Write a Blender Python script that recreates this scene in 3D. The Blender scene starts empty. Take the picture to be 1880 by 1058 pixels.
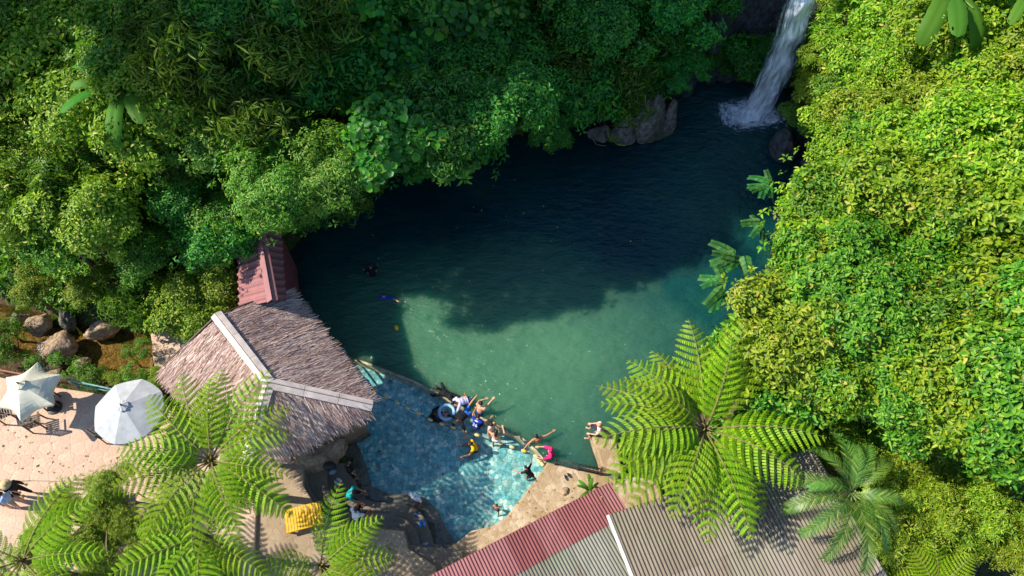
import bpy, bmesh, math, random
import numpy as np
from mathutils import Vector, Matrix, Euler
R = math.radians
scene = bpy.context.scene
C = scene.collection
rnd = random.Random(7)
rng = np.random.default_rng(11)

# ------------------------------------------------------------------ camera, sky, sun, exposure
CAM_H, TILT, FPX = 27.3, R(30), 1358.0
cam_d = bpy.data.cameras.new("camera")
cam = bpy.data.objects.new("camera", cam_d); C.objects.link(cam)
cam.location = (0, 0, CAM_H); cam.rotation_euler = (TILT, 0, 0)
cam_d.sensor_width = 36; cam_d.lens = 36*FPX/1880; cam_d.clip_end = 3000
scene.camera = cam
SUN_EL = R(43); SUN_DIR = Vector((math.cos(SUN_EL)*0.995, -math.cos(SUN_EL)*0.10, -math.sin(SUN_EL)))
world = bpy.data.worlds.new("World"); scene.world = world; world.use_nodes = True
wn = world.node_tree.nodes; wl = world.node_tree.links
sky = wn.new("ShaderNodeTexSky"); sky.sky_type = 'NISHITA'; sky.sun_disc = False
sky.sun_elevation = SUN_EL; sky.sun_rotation = math.atan2(-SUN_DIR.x, -SUN_DIR.y)
sky.air_density = 1.0; sky.dust_density = 0.3; sky.ozone_density = 4
wl.new(sky.outputs[0], wn["Background"].inputs[0]); wn["Background"].inputs[1].default_value = 0.15
sun_d = bpy.data.lights.new("sun", 'SUN'); sun_d.energy = 4.9; sun_d.angle = R(0.5); sun_d.color = (1, .92, .78)
sun = bpy.data.objects.new("sun", sun_d); C.objects.link(sun)
sun.rotation_euler = SUN_DIR.to_track_quat('-Z', 'Y').to_euler(); sun.location = (-40, 10, 60)
scene.view_settings.view_transform = 'Standard'; scene.view_settings.look = 'None'
scene.view_settings.exposure = 0.72; scene.view_settings.gamma = 1
scene.cycles.max_bounces = 6; scene.cycles.diffuse_bounces = 3; scene.cycles.transparent_max_bounces = 12
scene.cycles.sample_clamp_indirect = 4
scene.cycles.use_denoising = True

_s, _c = math.sin(TILT), math.cos(TILT)
def ray(px, py):
    a, b = px-940, 529-py
    return np.array((a, FPX*_s+b*_c, -FPX*_c+b*_s))
def P(px, py, z=0.0):                       # place on the level z seen at a spot of the 1880 px photograph
    d = ray(px, py); t = (z-CAM_H)/d[2]
    return Vector((d[0]*t, d[1]*t, z))
def P2(pts, z=0.0): return [P(a, b, z).to_2d() for a, b in pts]

# ------------------------------------------------------------------ object helpers
def tag(o, label=None, cat=None, group=None, kind=None):
    for k, v in (('label', label), ('category', cat), ('group', group), ('kind', kind)):
        if v: o[k] = v
    return o
def empty(name, loc, rz=0.0, **kw):
    o = bpy.data.objects.new(name, None); C.objects.link(o); o.empty_display_size = .2
    o.location = loc; o.rotation_euler = (0, 0, rz); return tag(o, **kw)
def mesh_np(name, V, F, mat=None, smooth=False):
    V = np.asarray(V, dtype=np.float32); F = np.asarray(F, dtype=np.int32)
    me = bpy.data.meshes.new(name); n, k = F.shape
    me.vertices.add(len(V)); me.vertices.foreach_set("co", V.ravel())
    me.loops.add(n*k); me.loops.foreach_set("vertex_index", F.ravel())
    me.polygons.add(n); me.polygons.foreach_set("loop_start", np.arange(0, n*k, k, dtype=np.int32))
    me.update(calc_edges=True)
    if smooth: me.polygons.foreach_set("use_smooth", np.ones(n, dtype=bool))
    if mat: me.materials.append(mat)
    return me
def link(name, me, parent=None, loc=None, **kw):
    o = bpy.data.objects.new(name, me); C.objects.link(o)
    if parent: o.parent = parent
    if loc is not None: o.location = loc
    return tag(o, **kw)
def copy_tree(o, parent=None):
    c = o.copy(); C.objects.link(c)
    if parent is not None: c.parent = parent
    for ch in list(o.children): copy_tree(ch, c)
    return c
class MB:
    def __init__(s): s.v = []; s.f = []
    def add(s, V, F):
        n = len(s.v); s.v += [tuple(p) for p in V]; s.f += [tuple(i+n for i in f) for f in F]; return s
    def box(s, c, size, rot=None):
        V = [Vector((x*size[0]/2, y*size[1]/2, z*size[2]/2)) for x in (-1, 1) for y in (-1, 1) for z in (-1, 1)]
        if rot is not None: V = [rot @ p for p in V]
        return s.add([p+Vector(c) for p in V], [(0,1,3,2),(4,6,7,5),(0,4,5,1),(2,3,7,6),(0,2,6,4),(1,5,7,3)])
    def bar(s, a, b, w, h, up=(0,0,1)):       # box section from a to b
        a, b = Vector(a), Vector(b); d = (b-a).normalized(); u = Vector(up)
        x = d.cross(u); x = x.normalized() if x.length > 1e-4 else Vector((1,0,0)); u = x.cross(d)
        V = [p+x*i*w/2+u*j*h/2 for p in (a, b) for i, j in ((-1,-1),(1,-1),(1,1),(-1,1))]
        return s.add(V, [(0,1,2,3),(7,6,5,4),(0,4,5,1),(1,5,6,2),(2,6,7,3),(3,7,4,0)])
    def tube(s, pts, rad, n=8, cap=True):
        pts = [Vector(p) for p in pts]; m = len(pts)
        rad = rad if hasattr(rad, '__len__') else [rad]*m
        ref = Vector((0, 0, 1)) if abs((pts[-1]-pts[0]).normalized().z) < .9 else Vector((1, 0, 0))
        V = []; F = []
        for i, p in enumerate(pts):
            d = (pts[min(i+1, m-1)]-pts[max(i-1, 0)]).normalized()
            x = d.cross(ref).normalized(); y = x.cross(d)
            for k in range(n):
                a = 2*math.pi*k/n; V.append(p+(x*math.cos(a)+y*math.sin(a))*rad[i])
        for i in range(m-1):
            for k in range(n):
                F.append((i*n+k, i*n+(k+1) % n, (i+1)*n+(k+1) % n, (i+1)*n+k))
        if cap: F.append(tuple(range(n))[::-1]); F.append(tuple(range((m-1)*n, m*n)))
        return s.add(V, F)
    def prism(s, poly, z0, z1):
        n = len(poly); a = sum(poly[i][0]*poly[(i+1) % n][1]-poly[(i+1) % n][0]*poly[i][1] for i in range(n))
        if a < 0: poly = poly[::-1]
        V = [(p[0], p[1], z0) for p in poly]+[(p[0], p[1], z1) for p in poly]
        F = [tuple(range(n))[::-1], tuple(range(n, 2*n))]+[(i, (i+1) % n, n+(i+1) % n, n+i) for i in range(n)]
        return s.add(V, F)
    def ball(s, c, r, n=10, m=7):
        r = r if hasattr(r, '__len__') else (r, r, r); V = []; F = []
        for i in range(m+1):
            t = math.pi*i/m
            for k in range(n):
                a = 2*math.pi*k/n
                V.append((c[0]+r[0]*math.sin(t)*math.cos(a), c[1]+r[1]*math.sin(t)*math.sin(a), c[2]+r[2]*math.cos(t)))
        for i in range(m):
            for k in range(n): F.append((i*n+k, (i+1)*n+k, (i+1)*n+(k+1) % n, i*n+(k+1) % n))
        return s.add(V, F)
    def build(s, name, mat, parent=None, loc=None, smooth=False, bevel=0, **kw):
        me = bpy.data.meshes.new(name); me.from_pydata(s.v, [], s.f); me.update()
        if bevel:
            bm = bmesh.new(); bm.from_mesh(me)
            bmesh.ops.bevel(bm, geom=bm.edges[:], offset=bevel, segments=2, affect='EDGES', profile=.5)
            bm.to_mesh(me); bm.free()
        if smooth: me.polygons.foreach_set("use_smooth", [True]*len(me.polygons))
        me.materials.append(mat)
        return link(name, me, parent, loc, **kw)
def smooth01(a, b, x):
    t = np.clip((x-a)/(b-a), 0, 1); return t*t*(3-2*t)

# ------------------------------------------------------------------ materials
class NT:
    def __init__(s, name):
        s.m = bpy.data.materials.new(name); s.m.use_nodes = True; s.t = s.m.node_tree; s.t.nodes.clear()
        s.out = s.n('OutputMaterial')
    def n(s, typ, ins=None, **props):
        nd = s.t.nodes.new('ShaderNode'+typ)
        for k, v in props.items(): setattr(nd, k, v)
        for k, v in (ins or {}).items():
            if hasattr(v, 'is_linked') or isinstance(v, bpy.types.NodeSocket): s.t.links.new(v, nd.inputs[k])
            else: nd.inputs[k].default_value = v
        return nd
    def pos(s): return s.n('NewGeometry').outputs['Position']
    def obj(s): return s.n('TexCoord').outputs['Object']
    def noise(s, vec, scale, detail=4, rough=.55, out=0):
        return s.n('TexNoise', {'Vector': vec, 'Scale': scale, 'Detail': detail, 'Roughness': rough}).outputs[out]
    def ramp(s, fac, stops, interp='LINEAR'):
        r = s.n('ValToRGB', {'Fac': fac}); e = r.color_ramp.elements; r.color_ramp.interpolation = interp
        while len(e) < len(stops): e.new(.5)
        for k, (p, c) in enumerate(stops):
            e[k].position = p; c = c if hasattr(c, '__len__') else (c, c, c); e[k].color = (*c, 1)
        return r.outputs[0]
    def mix(s, f, a, b, typ='MIX'):
        nd = s.n('Mix', data_type='RGBA', blend_type=typ)
        for k, v in ((0, f), (6, a), (7, b)):
            if isinstance(v, bpy.types.NodeSocket): s.t.links.new(v, nd.inputs[k])
            else: nd.inputs[k].default_value = v if k == 0 else (*v[:3], 1)
        return nd.outputs[2]
    def math(s, op, a, b=0.0, c=None):
        d = {0: a, 1: b}
        if c is not None: d[2] = c
        return s.n('Math', d, operation=op).outputs[0]
    def bump(s, h, strength=.5, dist=.02):
        return s.n('Bump', {'Height': h, 'Strength': strength, 'Distance': dist}).outputs[0]
    def bsdf(s, col, rough=.7, normal=None, spec=.4, **kw):
        d = {'Roughness': rough, 'Specular IOR Level': spec}; d.update(kw)
        if isinstance(col, bpy.types.NodeSocket): d['Base Color'] = col
        else: d['Base Color'] = (*col, 1)
        if normal: d['Normal'] = normal
        return s.n('BsdfPrincipled', d).outputs[0]
    def end(s, sh): s.t.links.new(sh, s.out.inputs[0]); return s.m
_plain = {}
def plain(name, col, rough=.6, var=.12, scale=6, spec=.4, metal=0, bump=.15):
    t = NT(name); v = t.noise(t.obj(), scale, 5)
    lo = tuple(max(0, c*(1-var*2)) for c in col); hi = tuple(min(1, c*(1+var*1.3)) for c in col)
    cc = t.ramp(v, [(.3, lo), (.7, hi)])
    return t.end(t.bsdf(cc, rough, t.bump(t.noise(t.obj(), scale*6, 3), bump, .01), spec, Metallic=metal))
def leaf_mat(name, cols, trans=.35, rough=.45, spec=.35, tcol=None):
    """three leaf greens; every leaf (mesh island) gets its own tone, every plant a slight shift"""
    t = NT(name); isl = t.n('NewGeometry').outputs['Random Per Island']; ob = t.n('ObjectInfo').outputs['Random']
    col = t.ramp(isl, [(0, cols[0]), (.5, cols[1]), (.93, cols[2])] + ([(1, cols[3])] if len(cols) > 3 else []))
    hsv = t.n('HueSaturation', {'Color': col, 'Hue': t.math('MULTIPLY_ADD', ob, .03, .485), 'Value': t.math('MULTIPLY_ADD', ob, .4, .8)}).outputs[0]
    d = t.bsdf(hsv, rough, None, spec)
    tr = t.n('BsdfTranslucent', {'Color': t.mix(.55, hsv, tcol or (.25, .5, .02))}).outputs[0]
    return t.end(t.n('MixShader', {0: trans, 1: d, 2: tr}).outputs[0])

M = {}
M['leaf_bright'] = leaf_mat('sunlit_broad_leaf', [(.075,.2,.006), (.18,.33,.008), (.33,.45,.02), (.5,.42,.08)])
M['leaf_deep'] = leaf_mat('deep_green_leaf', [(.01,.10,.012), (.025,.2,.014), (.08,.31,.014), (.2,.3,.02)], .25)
M['leaf_mid'] = leaf_mat('mid_green_leaf', [(.035,.14,.01), (.09,.26,.013), (.2,.37,.022), (.36,.34,.06)], .3)
M['leaf_olive'] = leaf_mat('yellow_green_leaf', [(.09,.18,.006), (.19,.31,.01), (.36,.44,.025), (.5,.4,.08)], .3)
M['leaf_bamboo'] = leaf_mat('bamboo_leaf', [(.035,.12,.012), (.09,.2,.015), (.2,.28,.03), (.36,.32,.09)], .3)
M['leaf_banana'] = leaf_mat('banana_leaf', [(.04,.17,.012), (.06,.2,.015), (.1,.24,.02)], .3, .6, .2)
M['leaf_fern'] = leaf_mat('tree_fern_pinnule', [(.12,.25,.006), (.175,.33,.008), (.27,.39,.013)], .25, .55, .2)
M['leaf_brownfern'] = leaf_mat('dry_fern_pinnule', [(.22,.2,.03), (.3,.22,.04), (.34,.2,.06)], .25, .6)
M['leaf_palm'] = leaf_mat('palm_leaflet', [(.035,.14,.02), (.08,.22,.03), (.2,.32,.05), (.45,.4,.1)], .25, .4)
M['leaf_pale'] = leaf_mat('pale_silvery_leaf', [(.3,.4,.18), (.42,.52,.28), (.55,.62,.4)], .15)
M['leaf_teal'] = leaf_mat('pinnate_dark_leaf', [(.02,.11,.02), (.04,.17,.03), (.08,.24,.04)], .25)
M['bark'] = plain('bark', (.16,.11,.075), .9, .3, 5, .1)
M['rachis'] = plain('fern_stalk', (.2,.17,.05), .7, .2)
M['stem'] = plain('green_stem', (.14,.2,.05), .6, .2)
M['black_metal'] = plain('black_painted_metal', (.025,.025,.03), .45, .2, 10)
M['teal_metal'] = plain('teal_painted_rail', (.12,.27,.24), .5, .2, 8)
M['white_paint'] = plain('weathered_white_metal', (.75,.72,.68), .5, .12, 3)
M['darkwood'] = plain('dark_wood', (.06,.04,.03), .6, .25, 9)
M['yellow_paint'] = plain('yellow_painted_wood', (.75,.42,.008), .5, .14, 4)
M['rope'] = plain('dark_rope', (.05,.06,.05), .8)
M['float'] = plain('pale_yellow_plastic', (.72,.6,.25), .45, .12, 3)
M['float2'] = plain('bright_yellow_plastic', (.85,.55,.02), .4, .08, 3)
M['cream'] = plain('cream_canvas', (.68,.65,.5), .8, .07, 3, .15)
M['greycanvas'] = plain('pale_grey_canvas', (.43,.445,.46), .8, .1, 3, .15)
M['redwall'] = plain('dark_red_boards', (.2,.05,.05), .7, .2)
M['wall'] = plain('rendered_wall', (.42,.34,.28), .85, .2, 2)

def soil():
    t = NT('forest_soil'); p = t.pos(); a = t.noise(p, .8, 6); b = t.noise(p, 7, 5)
    col = t.mix(t.ramp(a, [(.42, 0), (.6, 1)]), t.ramp(b, [(.3, (.05,.035,.02)), (.7, (.14,.1,.06))]), t.ramp(b, [(.3, (.02,.05,.01)), (.7, (.06,.1,.02))]))
    return t.end(t.bsdf(col, .95, t.bump(t.math('ADD', a, b), .8, .15), .1))
M['soil'] = soil()
def rock(name, lo, hi, moss=(.06,.08,.02), mossy=.35, sc=1.2):
    t = NT(name); p = t.pos(); a = t.noise(p, sc, 8, .65); b = t.noise(p, sc*6, 6); cr = t.n('TexVoronoi', {'Vector': t.n('VectorMath', {0: p, 1: t.noise(p, 2, 3, .5, 1)}, operation='ADD').outputs[0], 'Scale': sc}, feature='DISTANCE_TO_EDGE').outputs[0]
    col = t.mix(t.ramp(b, [(.35, 0), (.65, 1)]), lo, hi); col = t.mix(t.ramp(a, [(.62-mossy*.4, 0), (.75-mossy*.3, .8)]), col, moss)
    col = t.mix(t.ramp(cr, [(0, .6), (.04, 0)]), col, tuple(c*.4 for c in lo))
    return t.end(t.bsdf(col, .85, t.bump(t.math('ADD', a, b), .9, .08), .25))
M['rock_tan'] = rock('tan_boulder_stone', (.28,.19,.12), (.45,.33,.22), (.12,.11,.05), .1)
M['rock_grey'] = rock('grey_cliff_stone', (.13,.11,.1), (.3,.26,.24), (.05,.07,.02), .4, .9)
M['rock_dark'] = rock('wet_dark_cliff_stone', (.03,.035,.04), (.09,.09,.1), (.02,.04,.015), .3, .7)
def paving(name, base, alt, grout, scale, gw=.035, rough=.85, stain=(.3,.2,.12), stain_amt=.5, gc=.4):
    t = NT(name); p = t.pos()
    w = t.n('VectorMath', {0: p, 1: t.n('VectorMath', {0: t.noise(p, 1.8, 3, .5, 1), 'Scale': .35}, operation='SCALE').outputs[0]}, operation='ADD').outputs[0]
    ed = t.n('TexVoronoi', {'Vector': w, 'Scale': scale, 'Randomness': .85}, feature='DISTANCE_TO_EDGE').outputs[0]
    ce = t.n('TexVoronoi', {'Vector': w, 'Scale': scale, 'Randomness': .85}).outputs['Color']
    cf = t.n('SeparateColor', {0: ce}).outputs[0]
    n1 = t.noise(p, 9, 6, .65); n2 = t.noise(p, .7, 5, .6)
    col = t.mix(cf, base, alt); col = t.mix(t.ramp(n1, [(.3, .0), (.75, .55)]), col, tuple(c*.6 for c in base))
    col = t.mix(t.ramp(n2, [(.42, 0), (.7, stain_amt)]), col, stain)
    col = t.mix(t.ramp(ed, [(0, gc), (gw, 0)]), col, grout)
    h = t.math('ADD', t.ramp(ed, [(0, 0), (gw*1.5, .5)]), t.math('MULTIPLY', n1, 1.2))
    return t.end(t.bsdf(col, rough, t.bump(h, .7, .02), .2))
M['plaza'] = paving('plaza_stone', (.56,.39,.29), (.67,.5,.37), (.46,.33,.25), 2.6, .06, .9, (.5,.33,.24), .6, .35)
M['deck'] = paving('deck_stone', (.40,.29,.18), (.62,.5,.36), (.36,.26,.15), 4.5, .06, .9, (.25,.16,.07), .95, .3)
M['terrace'] = paving('terrace_stone', (.36,.27,.18), (.42,.32,.22), (.25,.18,.11), 2.2, .04, .9, (.2,.14,.08), .6)
M['step'] = paving('worn_concrete_step', (.2,.17,.13), (.24,.2,.15), (.16,.13,.1), 1.1, .01, .8, (.09,.08,.06), .8)
def tile():
    t = NT('crazy_pool_tile'); p = t.pos()
    v = lambda sc, f, o, rn=.75: t.n('TexVoronoi', {'Vector': p, 'Scale': sc, 'Randomness': rn}, feature=f).outputs[o]
    ed = v(5.6, 'DISTANCE_TO_EDGE', 0); cf = t.n('SeparateColor', {0: v(5.6, 'F1', 'Color')}).outputs[0]
    col = t.ramp(cf, [(0, (.11,.42,.45)), (.4, (.19,.53,.55)), (.75, (.36,.66,.63)), (1, (.7,.85,.75))])
    col = t.mix(t.ramp(t.noise(p, .9, 5), [(.4, 0), (.7, .45)]), col, (.22,.38,.3))
    col = t.mix(t.ramp(ed, [(0, .85), (.05, 0)]), col, (.03,.12,.15))
    return t.end(t.bsdf(col, .4, t.bump(ed, .3, .01), .3))
M['tile'] = tile()
M['rim'] = plain('pale_pool_rim', (.55,.47,.3), .7, .2, 3)
def water_deep():
    t = NT('murky_pool_water'); p = t.pos(); sx = t.n('SeparateXYZ', {0: p})
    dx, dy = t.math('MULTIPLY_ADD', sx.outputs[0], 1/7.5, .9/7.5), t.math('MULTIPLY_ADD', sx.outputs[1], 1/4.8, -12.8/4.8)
    sun_patch = t.ramp(t.math('ADD', t.math('MULTIPLY', t.math('ADD', t.math('MULTIPLY', dx, dx), t.math('MULTIPLY', dy, dy)), .5), t.math('MULTIPLY_ADD', t.noise(p, .3, 4), .7, -.35)), [(0, 1), (.75, 0)])
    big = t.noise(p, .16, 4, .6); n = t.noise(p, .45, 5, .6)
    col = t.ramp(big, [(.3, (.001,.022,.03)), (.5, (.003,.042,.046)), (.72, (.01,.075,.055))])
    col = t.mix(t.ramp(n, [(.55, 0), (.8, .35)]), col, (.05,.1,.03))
    col = t.mix(t.math('MULTIPLY', sun_patch, .75), col, (.075,.2,.105))  # sunlit patch painted into the water as paler green, shaded rest left dark
    mp = t.n('Mapping', {'Vector': p, 'Rotation': (0, 0, R(20)), 'Scale': (1, 1.9, 1)}).outputs[0]
    h = t.math('ADD', t.noise(mp, 1.6, 3, .5), t.math('MULTIPLY', t.noise(mp, 4.5, 3, .5), .35))
    return t.end(t.n('BsdfPrincipled', {'Base Color': col, 'Roughness': .11, 'Normal': t.bump(h, 1.0, .17), 'Specular IOR Level': .5, 'IOR': 1.33, 'Subsurface Weight': 1.0, 'Subsurface Radius': (.3, 1.0, .9), 'Subsurface Scale': .9}, subsurface_method='BURLEY').outputs[0])
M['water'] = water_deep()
def water_clear(name, tint, amp, scale=2.2):
    """clear rippled water; a bright web in its tint imitates caustic light"""
    t = NT(name); p = t.pos()
    w = t.n('VectorMath', {0: p, 1: t.n('VectorMath', {0: t.noise(p, 2.2, 2, .5, 1), 'Scale': .55}, operation='SCALE').outputs[0]}, operation='ADD').outputs[0]
    ed = t.n('TexVoronoi', {'Vector': w, 'Scale': scale}, feature='DISTANCE_TO_EDGE').outputs[0]
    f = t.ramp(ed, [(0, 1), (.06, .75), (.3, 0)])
    col = t.mix(f, tuple(c*(1-amp) for c in tint), tint)  # caustic light lines painted into the transparent tint
    h = t.math('ADD', t.noise(p, 1.6, 3, .5), t.math('MULTIPLY', f, .25))
    nb = t.bump(h, .35, .06)
    tr = t.n('BsdfTransparent', {0: col}).outputs[0]; gl = t.n('BsdfGlossy', {'Roughness': .04, 'Normal': nb}).outputs[0]
    fr = t.math('MULTIPLY_ADD', t.math('POWER', t.n('LayerWeight', {'Blend': .5, 'Normal': nb}).outputs['Facing'], 5.0), .9, .025)
    return t.end(t.n('MixShader', {0: fr, 1: tr, 2: gl}).outputs[0])
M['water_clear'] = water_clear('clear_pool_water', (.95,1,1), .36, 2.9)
M['water_stream'] = water_clear('brown_stream_water', (.9,.8,.55), .3, 3)
def foam():
    t = NT('falling_white_water'); p = t.obj(); uv = t.n('TexCoord').outputs['UV']
    mp = t.n('Mapping', {'Vector': uv, 'Scale': (9, 2.2, 1)}).outputs[0]
    a = t.noise(mp, 1.6, 8, .7); b = t.noise(mp, 6, 6, .7)
    ux = t.n('SeparateXYZ', {0: uv}).outputs[0]; e = t.math('MULTIPLY', t.math('MULTIPLY', ux, t.math('SUBTRACT', 1.0, ux)), 4.0)
    f = t.ramp(t.math('ADD', t.math('ADD', t.math('MULTIPLY', a, .6), t.math('MULTIPLY', b, .4)), t.math('MULTIPLY_ADD', e, .3, -.22)), [(.36, 0), (.46, .55), (.58, 1)])
    d = t.bsdf(t.mix(f, (.2,.27,.36), (.93,.95,.98)), .35, t.bump(a, .6, .1), .4)
    tr = t.n('BsdfTransparent').outputs[0]
    return t.end(t.n('MixShader', {0: t.math('MULTIPLY_ADD', f, .97, .02), 1: tr, 2: d}).outputs[0])
M['foam'] = foam()
def thatch():
    t = NT('dry_thatch'); g = t.n('NewGeometry'); isl = g.outputs['Random Per Island']; p = g.outputs['Position']
    col = t.ramp(isl, [(0, (.19,.11,.085)), (.4, (.43,.285,.235)), (.75, (.65,.47,.4)), (1, (.8,.64,.55))])
    col = t.mix(t.ramp(t.noise(p, .9, 4), [(.48, 0), (.72, .55)]), col, (.27,.165,.16))
    return t.end(t.bsdf(col, .9, None, .1))
M['thatch'] = thatch()
M['ridgeboard'] = plain('bleached_bamboo_board', (.62,.52,.47), .75, .14, 3)
def sheet(name, cols, streak=.5):
    t = NT(name); p = t.pos(); tone = t.n('ObjectInfo').outputs['Random']; mp = t.n('Mapping', {'Vector': p, 'Rotation': (0, 0, R(-28)), 'Scale': (2.4, .5, 1)}).outputs[0]
    a = t.noise(mp, 1.3, 6, .65); b = t.noise(p, .5, 5, .6); c = t.noise(p, 14, 3)
    col = t.mix(t.ramp(a, [(.35, 0), (.7, 1)]), cols[0], cols[1]); col = t.mix(t.ramp(b, [(.5, 0), (.7, streak)]), col, cols[2])
    col = t.mix(t.ramp(c, [(.66, 0), (.8, .6)]), col, tuple(x*.45 for x in cols[0]))
    col = t.mix(t.ramp(t.noise(mp, 2.2, 7, .7), [(.56, 0), (.72, .65)]), col, (.13,.06,.03))
    col = t.n('HueSaturation', {'Color': col, 'Value': t.math('MULTIPLY_ADD', tone, .45, .78), 'Saturation': t.math('MULTIPLY_ADD', tone, -.3, 1.1)}).outputs[0]
    return t.end(t.bsdf(col, .6, None, .3))
M['redsheet'] = sheet('red_corrugated_sheet', ((.2,.06,.063), (.25,.085,.085), (.17,.07,.065)))
M['redtile'] = sheet('faded_red_roof_sheet', ((.24,.085,.085), (.3,.11,.11), (.17,.075,.07)))
M['greysheet'] = sheet('grey_green_corrugated_sheet', ((.15,.15,.115), (.21,.195,.16), (.13,.18,.085)))
M['brownsheet'] = sheet('grey_brown_corrugated_sheet', ((.165,.135,.10), (.23,.19,.145), (.15,.165,.09)))
# ------------------------------------------------------------------ terrain, one sheet to the horizon
from mathutils import noise as mnoise
POOL_PX = [(530,480),(560,440),(620,395),(690,330),(800,305),(900,275),(960,250),(1090,235),(1160,205),(1240,165),(1330,150),(1400,165),(1475,170),(1480,240),
           (1470,330),(1440,420),(1390,500),(1330,580),(1250,680),(1160,790),(1120,865),(1020,850),(1000,855),(985,876),(960,908),(930,945),(900,962),(868,974),(838,992),(822,996),
           (817,967),(804,937),(781,914),(751,906),(713,906),(680,891),(660,830),(640,790),(560,660),(530,560)]
POOL = np.array([tuple(P(a, b, 0).to_2d()) for a, b in POOL_PX])
def poly_sd(X, Y, poly):
    """distance to a polygon's edge, negative inside"""
    d2 = np.full(X.shape, 1e9); ins = np.zeros(X.shape, bool); n = len(poly)
    for i in range(n):
        (ax, ay), (bx, by) = poly[i], poly[(i+1) % n]; ex, ey = bx-ax, by-ay
        t = np.clip(((X-ax)*ex+(Y-ay)*ey)/(ex*ex+ey*ey), 0, 1)
        d2 = np.minimum(d2, (X-ax-t*ex)**2+(Y-ay-t*ey)**2)
        if ay != by: ins ^= ((ay > Y) != (by > Y)) & (X < ex*(Y-ay)/ey+ax)
    d = np.sqrt(d2); return np.where(ins, -d, d)
STREAM = np.array([tuple(P(a, b, 0).to_2d()) for a, b in [(-420,540),(-100,572),(20,600),(90,622),(160,640),(235,650),(275,655)]])
def line_d(X, Y, pts):
    d2 = np.full(X.shape, 1e9)
    for (ax, ay), (bx, by) in zip(pts[:-1], pts[1:]):
        ex, ey = bx-ax, by-ay; t = np.clip(((X-ax)*ex+(Y-ay)*ey)/(ex*ex+ey*ey), 0, 1)
        d2 = np.minimum(d2, (X-ax-t*ex)**2+(Y-ay-t*ey)**2)
    return np.sqrt(d2)
def terr(X, Y):
    X = np.asarray(X, float); Y = np.asarray(Y, float)
    d = poly_sd(X, Y, POOL); dp = np.maximum(d, 0); ds = line_d(X, Y, STREAM)
    hs = np.where((X > 4.3) | (Y > 11.5), .25, -.9)
    bank = np.minimum(dp, np.maximum(ds-.9, 0)*.9+.2*(X > -10))
    bank = np.where(X < -11, np.minimum(dp, np.maximum(ds-.9, 0)), dp)
    slope = .66-.42*smooth01(-8, -12.5, X)
    hn = .35+slope*np.maximum(bank-.4, 0); hn = np.where(hn > 9, 9+(hn-9)*.35, hn)
    hn = np.minimum(hn, 17)
    wn = smooth01(12.2, 15.5, Y-.12*np.maximum(X, 0)*0)
    he = .35+.42*np.maximum(dp-.3, 0); he = np.minimum(he, 6)
    we = smooth01(6.5, 10.5, X)*smooth01(5.5, 8, Y)
    h = hs*(1-wn)+hn*wn; h = h*(1-we)+np.maximum(he, hn*wn)*we
    spur = 6.0*np.exp(-((X+9)/4.2)**2-((Y-22.5)/3.2)**2)*smooth01(.3, 3, dp)
    h = h+spur
    hill = 33*smooth01(22.0, 24.4, Y)*smooth01(-22.5, -31, X)*smooth01(-140, -80, X)*smooth01(150, 70, Y)  # unseen hill, added and shaped to keep sun off the far bank and pool
    h = np.maximum(h, hill)
    h += (np.sin(X*1.3+Y*.7)*np.cos(Y*1.1-X*.4))*.14*np.clip(dp-.6, 0, 1)
    far = smooth01(60, 200, np.hypot(X, Y-15)); h = h*(1-.6*far)
    h = np.where(ds < 2.2, -.45+(h+.45)*smooth01(.55, 1.5, ds), h)
    return -1.6+(h+1.6)*smooth01(-.5, .45, d)
def axis(lo, hi, step, far, grow=1.25):
    a = list(np.arange(lo, hi+1e-6, step)); s = step; v = hi; w = lo; R_, L_ = [], []
    while v < far: s *= grow; v += s; w -= s; R_.append(v); L_.append(w)
    return np.array(L_[::-1]+a+R_)
ax_, ay_ = axis(-34, 34, .4, 900), axis(0, 42, .4, 900)
GX, GY = np.meshgrid(ax_, ay_, indexing='ij'); GZ = terr(GX, GY); nx, ny = GX.shape
ii = (np.arange(nx-1)[:, None]*ny+np.arange(ny-1)[None, :]).ravel()
link('ground', mesh_np('ground', np.stack([GX.ravel(), GY.ravel(), GZ.ravel()], 1), np.stack([ii, ii+ny, ii+ny+1, ii+1], 1), M['soil'], True), kind='structure')
def tz(x, y): return float(terr(np.array([x]), np.array([y]))[0])

# ------------------------------------------------------------------ pool: deep water, tiled shallow end, rim, clear water
RIM_PX = [(585,640),(612,648),(650,657),(700,675),(757,697),(800,718),(868,758),(905,776),(960,804),(985,826),(1003,848)]
SHORE_PX = [(1000,855),(985,876),(960,908),(930,945),(900,962),(868,974),(838,992),(822,996)]
STEP0_PX = [(817,967),(804,937),(781,914),(751,906),(713,906),(680,891),(667,846),(657,820)]
rim = P2(RIM_PX); shore = P2(SHORE_PX); step0 = P2(STEP0_PX)
back = P2([(640,790),(600,720),(570,670)])
def sheet_poly(name, poly, z, mat, **kw):
    m = MB(); m.add([(p[0], p[1], z) for p in poly], [tuple(range(len(poly)))])
    me = bpy.data.meshes.new(name); bm = bmesh.new()
    vs = [bm.verts.new((p[0], p[1], z)) for p in poly]; bm.faces.new(vs); bmesh.ops.triangulate(bm, faces=bm.faces[:])
    bm.normal_update()
    for f in bm.faces:
        if f.normal.z < 0: f.normal_flip()
    bm.to_mesh(me); bm.free(); me.materials.append(mat); return link(name, me, **kw)
deep = [tuple(p) for p in POOL[:21]]
deep_out = P2([(500,500),(530,430),(600,380),(680,310),(800,285),(900,255),(960,228),(1090,210),(1160,185),(1240,140),(1330,120),(1400,120),(1500,120),(1520,240),
               (1510,330),(1480,420),(1430,500),(1370,590),(1290,700),(1200,800),(1150,880),(1020,870)])
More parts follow.
